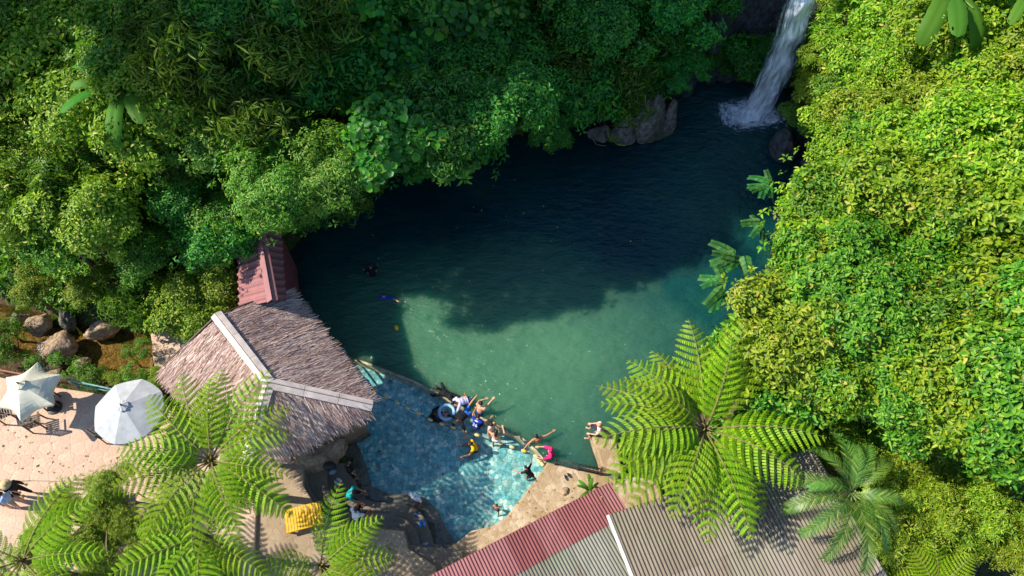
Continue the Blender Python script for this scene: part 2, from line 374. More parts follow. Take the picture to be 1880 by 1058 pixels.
sheet_poly('pool_water', deep_out+rim[::-1]+P2([(560,655),(520,560)]), 0, M['water'], kind='structure')
shallow = rim+shore+step0+back
mbf = MB().prism(shallow, -.9, -.5); mbf.build('pool_floor', M['tile'], kind='structure')
mr = MB()
for a, b in zip(rim[:-1], rim[1:]): mr.bar((a.x, a.y, -.29), (b.x, b.y, -.29), .16, .5)
mr.build('pool_rim', M['rim'], kind='structure')
m = 0.25
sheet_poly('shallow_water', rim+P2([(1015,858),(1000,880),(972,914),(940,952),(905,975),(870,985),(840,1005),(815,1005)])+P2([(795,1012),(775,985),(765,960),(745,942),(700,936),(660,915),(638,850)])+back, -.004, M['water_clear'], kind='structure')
# curved steps round the shallow end
E1 = [(797,998),(792,982),(781,952),(764,934),(733,922),(690,922),(672,917),(655,891),(642,851)]
E2 = [(773,1005),(764,972),(748,955),(718,942),(667,942),(637,932),(617,919),(602,896),(599,858)]
E3 = [(751,1000),(743,972),(708,967),(657,967),(620,955),(585,925),(565,890),(560,850)]
corner = [(560,845),(470,860),(470,1140),(840,1140),(850,1010)]
steps = empty('curved_steps', P(740,960,0), label='curved worn concrete steps going down into the shallow tiled end of the pool', cat='steps')
def flat(poly, z0, z1, name, mat, parent=None, bev=.02, jit=0, **kw):
    pts = []
    for i, p in enumerate(poly):
        q = poly[(i+1) % len(poly)]; n = max(1, int((Vector(q)-Vector(p)).length/.35)) if jit else 1
        for k in range(n):
            v = Vector(p).lerp(Vector(q), k/n); pts.append((v.x+rnd.uniform(-jit, jit), v.y+rnd.uniform(-jit, jit)))
    me = bpy.data.meshes.new(name); bm = bmesh.new()
    off = parent.location if parent else Vector((0, 0, 0))
    vs = [bm.verts.new((p[0]-off.x, p[1]-off.y, z0-off.z)) for p in pts]; f = bm.faces.new(vs); bm.normal_update()
    if f.normal.z > 0: f.normal_flip()
    r = bmesh.ops.extrude_face_region(bm, geom=[f])
    up = [v for v in r['geom'] if isinstance(v, bmesh.types.BMVert)]
    for v in up: v.co.z = z1-off.z
    bm.normal_update(); bmesh.ops.recalc_face_normals(bm, faces=bm.faces[:])
    if bev:
        es = [e for e in bm.edges if all(abs(v.co.z-(z1-off.z)) < 1e-5 for v in e.verts)]
        bmesh.ops.bevel(bm, geom=es, offset=bev, segments=2, affect='EDGES', profile=.5)
    bm.to_mesh(me); bm.free(); me.materials.append(mat); return link(name, me, parent, **kw)
c0 = P2([(640,800),(600,820),(560,845)]) + P2(corner[1:], 0)
for k, (E, z) in enumerate(((STEP0_PX, -.12), (E1, .2), (E2, .52), (E3, .84))):
    pl = [p for p in P2(E, z)] + P2([(650,815)] if k == 0 else [], z) + P2(corner, z)
    flat(pl, (-1.2, -.2, .1, .42)[k], z, 'tread', M['step'], steps, .035)
flat(P2([(560,842),(470,856),(440,900),(430,1160),(820,1160),(800,1040),(750,1008),(742,976),(706,972),(655,972),(616,960),(580,930),(558,893)], .95), .3, 1.06, 'terrace', M['terrace'], None, .03, kind='structure')
# stone deck on the right bank, plaza on the left
flat(P2([(1004,846),(1000,857),(985,878),(960,910),(930,947),(900,964),(868,976),(838,994),(815,1006),(790,1010),(770,1020),(820,1150),(1260,1000),(1200,880),(1112,866),(1060,858),(1022,850)], .5), -1.4, .5, 'pool_deck', M['deck'], None, .07, .05, kind='structure')
flat(P2([(-700,570),(-200,655),(0,693),(105,712),(215,728),(318,745),(365,800),(480,872),(470,930),(455,1300),(-700,1300)], 1.2), -.3, 1.2, 'plaza', M['plaza'], None, .02, kind='structure')
flat(P2([(-700,872),(-200,872),(110,872),(250,880),(440,890),(440,902),(250,892),(110,884),(-200,884),(-700,884)], 1.2), 1.1, 1.26, 'plaza_kerb', M['plaza'], None, .015, .02, kind='structure')
flat(P2([(276,610),(340,590),(420,660),(330,745),(285,690)], .6), -.6, .6, 'stone_landing', M['plaza'], None, .04, .04, kind='structure')
M['bed'] = rock('golden_stream_bed', (.13,.09,.045), (.34,.25,.12), (.08,.08,.03), .25, 2)
sheet_poly('stream_bed', [(p[0]+o[0], p[1]+o[1]) for p, o in list(zip(STREAM, [(0, 1.0)]*7))+list(zip(STREAM[::-1], [(0, -1.0)]*7))], -.40, M['bed'], kind='structure')
sheet_poly('stream_water', [(p[0]+o[0], p[1]+o[1]) for p, o in list(zip(STREAM, [(0, 1.2)]*7))+list(zip(STREAM[::-1], [(0, -1.2)]*7))], -.12, M['water_stream'], kind='structure')

# ------------------------------------------------------------------ boulders, cliff, waterfall
def boulder_mesh(name, seed, mat, sub=4, cuts=9, rough=.12):
    r = random.Random(seed); bm = bmesh.new(); bmesh.ops.create_icosphere(bm, subdivisions=sub, radius=1)
    pl = [(Vector((r.gauss(0, 1), r.gauss(0, 1), r.gauss(0, 1))).normalized(), r.uniform(.62, .9)) for _ in range(cuts)]
    for v in bm.verts:
        d = v.co.normalized(); rad = 1
        for n, k in pl:
            c = n.dot(d)
            if c > .05: rad = min(rad, k/c)
        v.co = d*rad*(1+rough*mnoise.fractal(d*2.3+Vector((seed, 0, 0)), .8, 2, 5))
    me = bpy.data.meshes.new(name); bm.to_mesh(me); bm.free()
    me.polygons.foreach_set("use_smooth", [True]*len(me.polygons)); me.materials.append(mat); return me
def boulder(px, py, z, s, rz, seed, mat, label, cat='boulder', name='boulder', group=None, tilt=0):
    o = link(name, boulder_mesh(name, seed, mat), None, P(px, py, z), label=label, cat=cat, group=group)
    o.scale = s; o.rotation_euler = (tilt, tilt*.4, rz); return o
boulder(105,640,.15,(.78,.72,.55),.5,3,M['rock_tan'],'large brown boulder in the stream with white water beside it')
boulder(70,596,.3,(.6,.45,.5),1.2,5,M['rock_tan'],'rounded tan rock on the far stream bank under bright bushes')
boulder(127,588,.3,(.28,.5,.6),.2,8,M['rock_grey'],'upright grey-brown slab rock standing on the far stream bank')
boulder(185,607,.1,(.75,.4,.5),.1,9,M['rock_tan'],'low flat rock on the far stream bank, right of the upright slab')
boulder(40,590,.2,(.4,.35,.5),.9,12,M['rock_grey'],'small grey rock beside the rounded tan rock at the stream')
boulder(118,655,-.1,(.28,.22,.2),.3,14,M['rock_tan'],'small rock lying against the large brown boulder in the stream')
boulder(152,668,-.2,(.35,.3,.2),.3,15,M['rock_tan'],'submerged rounded stone in the brown stream water')
boulder(88,690,.1,(.7,.45,.35),.3,17,M['rock_tan'],'broken tan rock on the near stream bank behind the cream umbrella')
boulder(1188,232,.5,(.85,.75,2.3),.4,21,M['rock_grey'],'tall grey rock pillar at the far pool edge under the leaves',tilt=-.12)
boulder(1148,245,.2,(.9,.7,1.2),.9,23,M['rock_grey'],'squat grey rock left of the tall rock pillar')
boulder(1221,232,.3,(.45,.5,1.9),.1,25,M['rock_grey'],'narrow dark rock right of the tall rock pillar')
boulder(1102,246,.1,(.6,.5,.5),.1,27,M['rock_grey'],'low rounded rock at the far pool edge, leftmost of the grey rocks')
boulder(1437,275,.2,(.6,.8,1.3),.1,29,M['rock_dark'],'dark wet rock below the bright canopy right of the waterfall foot')
boulder(585,830,.6,(1.05,.75,.75),.5,31,M['rock_tan'],'big mossy stone under the lower corner of the thatched roof')
boulder(1037,903,.5,(.2,.17,.1),.5,33,M['rock_tan'],'small pale stone on the deck beside the bright leafy plant','stone','stone')
boulder(1128,873,.55,(.22,.2,.18),.2,34,M['rock_grey'],'grey stone block on the deck under the big tree fern','stone','stone')
def cliff():
    line = [P(a, b, 0) for a, b in [(1090,240),(1180,205),(1250,165),(1330,135),(1400,118),(1470,112),(1490,170),(1490,260),(1480,340)]]
    pts = []
    for a, b in zip(line[:-1], line[1:]):
        n = max(2, int((b-a).length/.22)); pts += [a.lerp(b, k/n) for k in range(n)]
    V = []; F = []; nv = 34; ctr = Vector((9, 19, 0))
    for i, p in enumerate(pts):
        out = (p-ctr).normalized(); lim = 1 if p.x < 13.2 else max(.3, 1-(p.x-13.2)*.35)
        for j in range(nv):
            h = -.8+j*.28*lim; q = p+out*(max(h, 0)*.42-.25)+Vector((0, 0, h))
            k = mnoise.fractal(q*.55, .9, 2, 6)*.75+abs(mnoise.noise(Vector((q.x*1.6, q.y*1.6, q.z*.25))))*.7
            V.append(q-out*k)
    for i in range(len(pts)-1):
        for j in range(nv-1): F.append((i*nv+j, (i+1)*nv+j, (i+1)*nv+j+1, i*nv+j+1))
    link('cliff', mesh_np('cliff', V, F, M['rock_dark'], True), kind='structure')
cliff()
def waterfall():
    keys = [(1376,224,.03,54),(1384,207,.12,60),(1401,180,.75,56),(1421,140,2.1,52),(1439,95,3.5,50),(1456,50,4.9,47),(1471,5,6.2,45),(1485,-50,7.4,48),(1492,-110,8.2,46)]
    V = []; UV = []; F = []; n = 26; rows = []
    for (a, b) in zip(keys[:-1], keys[1:]):
        for k in range(8): rows.append(tuple(a[i]+(b[i]-a[i])*k/8 for i in range(4)))
    rows.append(keys[-1]); L = 0; prev = None
    for px, py, z, w in rows:
        c = P(px, py, z)
        if prev: L += (c-prev).length
        prev = c; hw = w/2*.037
        for j in range(n):
            t = j/(n-1)*2-1; e = hw*(1+.16*mnoise.noise(Vector((L*.9, 3.1 if t > 0 else 9.2, 0))))
            q = Vector((c.x+t*e, c.y-.12*(1-t*t)+.1*t, c.z+.05))
            lump = mnoise.fractal(Vector((q.x*2, L*1.1, 0)), .8, 2, 4)*.22
            V.append(q+Vector((0, -lump*.8, lump*.4 if z > .2 else abs(lump)*.25))); UV.append((j/(n-1), L/6))
    for i in range(len(rows)-1):
        for j in range(n-1): F.append((i*n+j, i*n+j+1, (i+1)*n+j+1, (i+1)*n+j))
    me = mesh_np('waterfall', V, F, M['foam'], True); uv = me.uv_layers.new(name='UVMap')
    for l in me.loops: uv.data[l.index].uv = UV[l.vertex_index]
    link('waterfall', me, kind='structure')
    # churned foam where it lands
    V = []; F = []; UV = []; c = P(1384, 210, .03); nr, na = 10, 40
    for i in range(nr):
        for k in range(na):
            a = 2*math.pi*k/na; r = (i/(nr-1))*(1.9+.5*mnoise.noise(Vector((math.cos(a)*1.5, math.sin(a)*1.5, 4))))
            q = Vector((c.x+math.cos(a)*r*1.05-.25, c.y+math.sin(a)*r*.75, .03+.16*(1-i/(nr-1))*abs(mnoise.noise(Vector((math.cos(a)*r*3, math.sin(a)*r*3, 1))))))
            V.append(q); UV.append((.5+.5*i/(nr-1), 2.2*abs(a/math.pi-1)))
    for i in range(nr-1):
        for k in range(na): F.append((i*na+k, (i+1)*na+k, (i+1)*na+(k+1) % na, i*na+(k+1) % na))
    me = mesh_np('foam_patch', V, F, M['foam'], True); uv = me.uv_layers.new(name='UVMap')
    for l in me.loops: uv.data[l.index].uv = UV[l.vertex_index]
    link('waterfall_foam', me, kind='structure')
waterfall()
# little rapids by the stream boulder
def rapid(px, py, s, seed):
    V = []; F = []; UV = []; c = P(px, py, -.05); n = 12
    for i in range(n):
        for j in range(n):
            x, y = (i/(n-1)-.5)*s[0], (j/(n-1)-.5)*s[1]; h = mnoise.fractal(Vector((x*4+seed, y*4, 0)), .8, 2, 4)*.08
            fall = 1-min(1, max(abs(x)/s[0], abs(y)/s[1])*2)**2
            V.append((c.x+x+h, c.y+y, c.z+.04+.12*fall+h*fall)); UV.append((x*.3+seed, y*.5))
    for i in range(n-1):
        for j in range(n-1): F.append((i*n+j, (i+1)*n+j, (i+1)*n+j+1, i*n+j+1))
    me = mesh_np('stream_rapid', V, F, M['foam'], True); uv = me.uv_layers.new(name='UVMap')
    for l in me.loops: uv.data[l.index].uv = UV[l.vertex_index]
    link('stream_rapid', me, kind='structure')
rapid(94,600,(.75,.5),1.3); rapid(62,636,(.35,.9),4.1)

# ------------------------------------------------------------------ thatched cottage
A_, B_, C_ = P(303,675,3.1), P(522,537,3.1), P(678,745,3.1); D_ = P(450,856,3.1)
N1, S1 = P(401,583,4.4), P(495,705,4.4)
cot = empty('thatched_cottage', (-8.6, 9.7, 1.05), label='open poolside cottage with shaggy pinkish thatched roof and pale bamboo ridge boards', cat='cottage')
co = cot.location.copy()
def strands(faces, n, parent, name, L=.5, W=.023):
    V = []; F = []
    areas = [sum(((f[i+1]-f[0]).cross(f[i+2]-f[0])).length/2 for i in range(len(f)-2)) for f, _ in faces]
    for (f, down), ar in zip(faces, areas):
        nrm = (f[1]-f[0]).cross(f[2]-f[0]).normalized()
        if nrm.z < 0: nrm = -nrm
        side = down.cross(nrm).normalized()
        tris = [(f[0], f[i+1], f[i+2]) for i in range(len(f)-2)]
        for _ in range(int(n*ar/sum(areas))):
            a, b, c = rnd.choices(tris, [((t[1]-t[0]).cross(t[2]-t[0])).length for t in tris])[0]
            u, v = rnd.random(), rnd.random()
            if u+v > 1: u, v = 1-u, 1-v
            p = a+(b-a)*u+(c-a)*v-co
            d = (down+side*rnd.gauss(0, .17)+nrm*rnd.uniform(-.02, .09)).normalized(); l = L*rnd.uniform(.5, 1.25); w = W*rnd.uniform(.6, 1.5)
            s = (side+nrm*rnd.uniform(-.6, .6)).normalized()*w/2; q = p+nrm*rnd.uniform(.02, .09); k = len(V)
            e = q+d*l; V += [q-s, q+s, e+s*.5-nrm*.02, e-s*.5-nrm*.02]; F.append((k, k+1, k+2, k+3))
    link(name, mesh_np(name, V, F, M['thatch']), parent)
dE = ((B_+C_)/2-(N1+S1)/2); ridge = (S1-N1).normalized(); dE = (dE-ridge*dE.dot(ridge)).normalized()
dW = ((A_+D_)/2-(N1+S1)/2); dW = (dW-ridge*dW.dot(ridge)).normalized()
dS = ((C_+D_)/2-S1).normalized()
base = MB()
th = Vector((0, 0, -.2))
for f in ([B_, N1, S1, C_], [A_, D_, S1, N1], [D_, C_, S1]):
    f = [p-co for p in f]; k = len(f)
    base.add(f+[p+th for p in f], [tuple(range(k)), tuple(range(k, 2*k))[::-1]]+[(i, (i+1) % k, k+(i+1) % k, k+i) for i in range(k)])
base.build('roof', plain('thatch_underlayer', (.2,.14,.13), .95, .3, 12), cot)
rf = cot.children[0]
def strand_part(faces, n, **k):
    strands(faces, n, rf, 'thatch_layer', **k)
strand_part([([B_, N1, S1, C_], dE)], 12000); strand_part([([A_, D_, S1, N1], dW)], 11000); strand_part([([D_, C_, S1], dS)], 5500)
mb = MB()
for (a, b, sd) in ((N1, S1, None), (S1, C_+(C_-S1).normalized()*.15, None), (S1, D_+(D_-S1).normalized()*.1, None)):
    d = (b-a).normalized(); sd = d.cross(Vector((0, 0, 1))).normalized(); a2, b2 = a-co-d*.12*(a is N1), b-co
    for s in (-1, 1):
        o = sd*s*.105+Vector((0, 0, .10)); up = (Vector((0, 0, 1))+sd*s*.45).normalized()
        L = (b2-a2).length; n = max(1, round(L/1.15))
        for i in range(n):
            p, q = a2.lerp(b2, i/n), a2.lerp(b2, (i+.985)/n)
            mb.bar(p+o+Vector((0, 0, rnd.uniform(0, .012))), q+o, .2, .03, up)
mb.build('ridge_board', M['ridgeboard'], rf)
for a, b in ((A_, N1), (N1, B_)):
    MB().bar(a-co+Vector((-.06,.07,-.02)), b-co+Vector((-.06,.07,-.02)), .05, .14).build('barge_board', M['darkwood'], cot)
ctr = (A_+B_+C_+D_)/4
for p in (A_, B_, C_, D_, (B_+C_)/2, (A_+D_)/2):
    q = p.lerp(ctr, .22); MB().tube([(q.x-co.x, q.y-co.y, 0), (q.x-co.x, q.y-co.y, 2.1)], .09, 10).build('post', M['darkwood'], cot, smooth=True)
pl = [p.lerp(ctr, .14).to_2d() for p in (A_, B_, C_, D_)]
flat(pl, -1.4, 1.05, 'floor', M['terrace'], cot, .03, .03)
for i in (0, 1):
    a, b = [(B_, C_), (A_, B_)][i]; a = a.lerp(ctr, .22)-co; b = b.lerp(ctr, .22)-co
    mq = MB(); mq.bar((a.x, a.y, .85), (b.x, b.y, .85), .07, .06); mq.bar((a.x, a.y, .45), (b.x, b.y, .45), .05, .05)
    mq.build('handrail', M['darkwood'], cot)

# ------------------------------------------------------------------ corrugated roofs
def corr(name, o, u, v, Lu, Lv, mat, parent, pitch=.105, amp=.022):
    """overlapping corrugated sheets from corner o, ribs run along v, counted along u; every sheet is one part"""
    u, v = u.normalized(), v.normalized(); nn = u.cross(v).normalized(); sg = 1
    if nn.z < 0: nn = -nn; sg = -1
    prof = [0, .1, .55, .95, 1, .95, .55, .1]; W = pitch*8; nu = int(Lu/W+.999); rows = max(1, round(Lv/2.1)); lv = Lv/rows; meshes = {}
    for i in range(nu):
        w = min(W, Lu-i*W); k = max(2, round(w/pitch*8))
        if k not in meshes:
            V = []; F = []; kk = k+4
            for a in range(kk+1):
                for b in range(4):
                    for _ in (0,): V.append((pitch*a/8, (lv+.12)*b/3, prof[a % 8]*amp*2))
            for a in range(kk):
                for b in range(3): F.append((a*4+b, (a+1)*4+b, (a+1)*4+b+1, a*4+b+1))
            n = len(V); V += [(x, y, z-.004) for x, y, z in V]; F += [tuple(q+n for q in f[::-1]) for f in F]
            meshes[k] = mesh_np(name, V, F, mat)
        for r in range(rows):
            q = link(name, meshes[k], parent); c = o+u*(i*W)+v*(lv*r)+nn*(.007*(i % 2)+.012*(rows-r)-.01+rnd.uniform(0, .003))-parent.location
            q.matrix_local = Matrix.Translation(c) @ Matrix((u, (v+u*rnd.uniform(-.004, .004)).normalized(), nn)).transposed().to_4x4()
zr = 4.0
e0, e1 = P(690,1110,zr), P(1118,887,zr); ud = (e1-e0).normalized(); vd = Vector((ud.y, -ud.x, -.0)); vd.z = .10; vd.normalize()
bld = empty('corrugated_roof_building', (1.5, 3.5, .5), label='poolside building with a red corrugated roof strip above grey-green corrugated sheets', cat='building')
LL = (e1-e0).length
corr('red_roof_sheet', e0, ud, vd, LL, 1.02, M['redsheet'], bld)
corr('grey_roof_sheet', e0+vd*.95-Vector((0, 0, .03)), ud, vd, LL-.52, 4.6, M['greysheet'], bld)
fl0 = e1+vd*1.02-ud*.5
MB().bar(fl0-bld.location+Vector((0,0,.06)), fl0+vd*3.8-bld.location+Vector((0,0,.06)), .11, .05).build('white_flashing', M['white_paint'], bld, bevel=.008)
pp = P(1105,1062,4.15); corr('red_patch_sheet', pp+Vector((0,0,.03)), ud, vd, .85, 1.6, M['redsheet'], bld)
def wallbox(o, u, v, Lu, Lv, z0, z1, parent, mat, name='wall'):
    u = Vector((u.x, u.y, 0)).normalized(); v = Vector((v.x, v.y, 0)).normalized(); o = Vector((o.x, o.y, 0)); L = parent.location
    poly = [(o+u*a+v*b) for a, b in ((0, 0), (Lu, 0), (Lu, Lv), (0, Lv))]
    m = MB()
    for i in range(4):
        a, b = poly[i], poly[(i+1) % 4]; d = (b-a).normalized()*.08*(1 if i % 2 else -1)
        m.bar((a.x-L.x-d.x, a.y-L.y-d.y, (z0+z1)/2-L.z), (b.x-L.x+d.x, b.y-L.y+d.y, (z0+z1)/2-L.z), .15, z1-z0)
    m.build(name, mat, parent)
wallbox(e0+ud*.4+vd*.5, ud, vd, LL-1.2, 4.6, .3, 3.9, bld, M['wall'])
MB().bar(e0-bld.location-Vector((0,0,.07)), e1-bld.location-Vector((0,0,.07)), .05, .1).build('fascia', M['redwall'], bld)
bl2 = empty('corrugated_roof_building', (6.5, 4.5, .5), label='building with a large grey-brown corrugated roof between the big tree fern and the palm', cat='building')
g0, g1 = P(1119,946,4.3), P(1420,846,4.3); u2 = (g1-g0).normalized(); v2 = Vector((u2.y, -u2.x, .09)).normalized()
corr('roof_sheet', g0-u2*.02, u2, v2, 6.9, 6.2, M['brownsheet'], bl2, .12, .024)
MB().bar(g0-bl2.location-Vector((0,0,.07)), g0+u2*6.8-bl2.location-Vector((0,0,.07)), .05, .12).build('fascia', M['darkwood'], bl2)
MB().bar(g0-bl2.location+Vector((0,0,.02))-u2*.06, g0+v2*6-bl2.location+Vector((0,0,.02))-u2*.06, .08, .16).build('verge_flashing', M['white_paint'], bl2, bevel=.008)
wallbox(g0+u2*.5+v2*.5, u2, v2, 5.9, 5, .3, 4.15, bl2, M['wall'])

# ------------------------------------------------------------------ red shed
shd = empty('red_shed', (-9.6, 14.5, .8), label='narrow shed with a faded red ribbed metal gable roof behind the thatched cottage', cat='shed')
so = shd.location.copy()
rt0, rt1 = P(476,418,4.2), P(500,552,4.2); l0, l1 = P(435,436,3.3), P(440,566,3.3); r0, r1 = P(516,428,3.3), P(524,550,3.3)
rdir = (rt1-rt0).normalized()
def ribbed(a0, a1, b0, b1, name):
    """from ridge a to eave b with raised ribs running down the slope"""
    m = MB(); nn = (a1-a0).cross(b0-a0).normalized()
    if nn.z < 0: nn = -nn
    n = 70; V = []; F = []
    for i in range(n+1):
        t = i/n; k = (i % 7); h = .07 if k == 3 else (.05 if k in (2, 4) else 0)
        for p in (a0.lerp(a1, t), b0.lerp(b1, t)): V.append(p+nn*h-so)
    for i in range(n): F.append((2*i, 2*i+2, 2*i+3, 2*i+1))
    k = len(V); V2 = V+[p-nn*.03 for p in V]; F2 = F+[tuple(x+k for x in f[::-1]) for f in F]
    return link(name, mesh_np(name, V2, F2, M['redtile']), shd)
ribbed(rt0, rt1, l0, l1, 'roof_panel'); ribbed(rt0, rt1, r0, r1, 'roof_panel')
m = MB()
for s, e in ((-1, l0), (1, r0)):
    d = (e-rt0); d = (d-rdir*d.dot(rdir)).normalized()
    m.bar(rt0+d*.12-so+Vector((0,0,.09)), rt1+d*.12-so+Vector((0,0,.09)), .26, .02, (Vector((0,0,1))+d.cross(rdir)*0+Vector((d.x,d.y,0))*.9).normalized())
m.build('ridge_cap', M['redtile'], shd)
for a, b in ((l0, l1), (r0, r1)):
    mm = (a.lerp(rt0, .12), b.lerp(rt1, .12)); MB().bar((mm[0].x-so.x, mm[0].y-so.y, 1.2), (mm[1].x-so.x, mm[1].y-so.y, 1.2), .08, 2.6).build('wall', M['redwall'], shd)
for a, b in ((l0, r0), (l1, r1)):
    MB().bar((a.x-so.x+.2, a.y-so.y-.2, 1.15), (b.x-so.x-.2, b.y-so.y-.1, 1.15), .08, 2.5).build('end_wall', M['redwall'], shd)
# ------------------------------------------------------------------ foliage builders
def norm(a): return a/np.maximum(np.linalg.norm(a, axis=-1, keepdims=True), 1e-9)
def leaves_np(p, ax, up, L, W, fold=.25, droop=.25, blunt=.35):
    """one folded six-cornered leaf per row"""
    s = norm(np.cross(ax, up)); n = norm(np.cross(s, ax)); L = L[:, None]; W = W[:, None]
    l1 = p+ax*L*.3+s*W*.5+n*W*fold; r1 = p+ax*L*.3-s*W*.5+n*W*fold
    l2 = p+ax*L*.72+s*W*blunt+n*(W*fold*.7-L*droop*.35); r2 = p+ax*L*.72-s*W*blunt+n*(W*fold*.7-L*droop*.35)
    tip = p+ax*L-n*L*droop
    V = np.stack([p, l1, l2, tip, r2, r1], 1).reshape(-1, 3); k = np.arange(len(p))[:, None]*6
    F = np.concatenate([k+np.array([[0, 5, 4, 3]]), k+np.array([[0, 3, 2, 1]])], 1).reshape(-1, 4)
    return V, F
def rosettes(g, tips, ups, K, L, W, pitch=(.1, .6), spread=.06, **kw):
    n = len(tips); ref = np.where(np.abs(ups[:, 2:3]) > .9, np.array([[1., 0, 0]]), np.array([[0, 0, 1.]]))
    a = norm(np.cross(ups, ref)); b = np.cross(ups, a); ph = g.uniform(0, 6.28, n)
    az = ph[:, None]+np.arange(K)[None]*6.283/K+g.normal(0, .25, (n, K)); pt = g.uniform(*pitch, (n, K))
    rad = a[:, None]*np.cos(az)[..., None]+b[:, None]*np.sin(az)[..., None]
    ax = rad*np.cos(pt)[..., None]+ups[:, None]*np.sin(pt)[..., None]
    p = tips[:, None]+rad*spread+g.normal(0, spread*.5, (n, K, 3)); u = ups[:, None]+g.normal(0, .25, (n, K, 3))
    sc = g.uniform(.65, 1.25, (n, K))*g.uniform(.75, 1.2, (n, 1))
    return leaves_np(p.reshape(-1, 3), norm(ax.reshape(-1, 3)), u.reshape(-1, 3), (L*sc).ravel(), (W*sc).ravel(), **kw)
def crown_pts(g, R_, flat_, n, nclump=16, csize=.42, low=-.35):
    """twig tips spread over clumps inside a crown of radius R_"""
    c = norm(g.normal(0, 1, (nclump, 3))); c[:, 2] = np.abs(c[:, 2])*1.1+low*g.random(nclump)
    c = c*(R_*g.uniform(.3, .98, (nclump, 1))); c[:, 2] *= flat_; cr = R_*csize*g.uniform(.4, 1.2, nclump)
    w = cr**2/np.sum(cr**2); k = g.choice(nclump, n, p=w); d = norm(g.normal(0, 1, (n, 3))+np.array([0, 0, .45]))
    cc = c[k]; out = norm(cc+np.array([0, 0, .2])); flip = np.sum(d*out, 1) < -.35; d[flip] = -d[flip]
    far = np.where(g.random(n) < .2, g.uniform(1.1, 2.0, n), 1.0)
    t = cc+d*far[:, None]*(cr[k]*g.uniform(.55, 1.08, n))[:, None]*np.array([1, 1, .85*flat_+.15])
    return t, norm(d*.8+out*.35+np.array([0, 0, .55])+g.normal(0, .25, (n, 3))), c
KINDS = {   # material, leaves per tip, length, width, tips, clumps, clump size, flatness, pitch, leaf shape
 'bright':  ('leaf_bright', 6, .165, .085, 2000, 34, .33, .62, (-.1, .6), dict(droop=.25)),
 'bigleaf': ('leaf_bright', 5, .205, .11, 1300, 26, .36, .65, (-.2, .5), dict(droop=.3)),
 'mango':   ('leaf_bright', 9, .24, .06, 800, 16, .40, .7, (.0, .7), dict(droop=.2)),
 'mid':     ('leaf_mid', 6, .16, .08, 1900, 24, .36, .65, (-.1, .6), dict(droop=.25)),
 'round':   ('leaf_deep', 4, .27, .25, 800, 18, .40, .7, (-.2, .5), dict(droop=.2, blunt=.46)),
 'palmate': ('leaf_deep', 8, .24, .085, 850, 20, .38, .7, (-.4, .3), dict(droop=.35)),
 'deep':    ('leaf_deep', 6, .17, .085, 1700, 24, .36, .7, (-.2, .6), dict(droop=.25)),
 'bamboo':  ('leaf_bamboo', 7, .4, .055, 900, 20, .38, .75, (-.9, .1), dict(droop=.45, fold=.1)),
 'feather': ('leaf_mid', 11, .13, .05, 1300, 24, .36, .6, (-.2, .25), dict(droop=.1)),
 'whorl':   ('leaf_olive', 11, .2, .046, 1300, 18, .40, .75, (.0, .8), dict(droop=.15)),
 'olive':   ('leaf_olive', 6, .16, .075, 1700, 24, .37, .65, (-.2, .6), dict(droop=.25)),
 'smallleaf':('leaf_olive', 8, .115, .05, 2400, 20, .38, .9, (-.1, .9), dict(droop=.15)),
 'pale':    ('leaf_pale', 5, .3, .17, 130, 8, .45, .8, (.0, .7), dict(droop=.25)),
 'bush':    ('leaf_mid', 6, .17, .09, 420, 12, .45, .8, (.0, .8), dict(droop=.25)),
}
_unit = {}
def unit(kind, var):
    """crown and trunk meshes of one kind: crown radius 2, crown centre 4.6 above the foot"""
    if (kind, var) in _unit: return _unit[kind, var]
    g = np.random.default_rng(hash_(kind)+var*17); m, K, L, W, n, nc, cs, fl, pitch, kw = KINDS[kind]
    t, u, c = crown_pts(g, 2.0, fl, n, nc, cs)
    V, F = rosettes(g, t, u, K, L, W, pitch, .05, **kw); V = V+np.array([0, 0, 4.6])
    cm = mesh_np(kind+'_crown', V, F, M[m])
    b = MB(); top = Vector((.1, .05, 3.4)); b.tube([(0, 0, -1.5), (.03, 0, 0), (.12, .05, 1.8), top], [.2, .16, .13, .1], 8)
    for q in c[:9]:
        q = Vector(q)+Vector((0, 0, 4.55)); mid = top.lerp(q, .5)+Vector((0, 0, -.18)); b.tube([top-Vector((0, 0, .1)), mid, q], [.07, .05, .018], 5)
    for q, v in zip(t[:60], u[:60]):
        q = Vector(q)+Vector((0, 0, 4.6)); b.tube([q-Vector(v)*.02, q-Vector(v)*.3+Vector((.05, 0, -.1)), q*.75+Vector((0, 0, 1.1))], [.006, .01, .014], 3, False)
    tm = bpy.data.meshes.new(kind+'_trunk'); tm.from_pydata(b.v, [], b.f); tm.materials.append(M['bark'])
    _unit[kind, var] = (cm, tm); return cm, tm
def hash_(s): return sum(ord(ch)*(i+3) for i, ch in enumerate(s))
def tree(name, kind, var, loc, s, rz, label, cat='tree', group=None):
    cm, tm = unit(kind, var); o = empty(name, loc, rz, label=label, cat=cat, group=group)
    o.scale = (s*rnd.uniform(.92, 1.1), s*rnd.uniform(.92, 1.1), s)
    link('crown', cm, o); link('trunk', tm, o); return o
def hit(px, py, hc):
    """where the sight line through a spot of the photograph meets a canopy hc above the ground"""
    d = ray(px, py); d = d/np.linalg.norm(d); t = np.arange(12, 75, .15)
    X, Y, Z = d[0]*t, d[1]*t, CAM_H+d[2]*t; k = np.argmax(Z <= terr(X, Y)+hc)
    return X[k], Y[k], Z[k]
def in_poly(x, y, poly):
    ins = False; n = len(poly)
    for i in range(n):
        (ax, ay), (bx, by) = poly[i], poly[(i+1) % n]
        if (ay > y) != (by > y) and x < (bx-ax)*(y-ay)/(by-ay)+ax: ins = not ins
    return ins
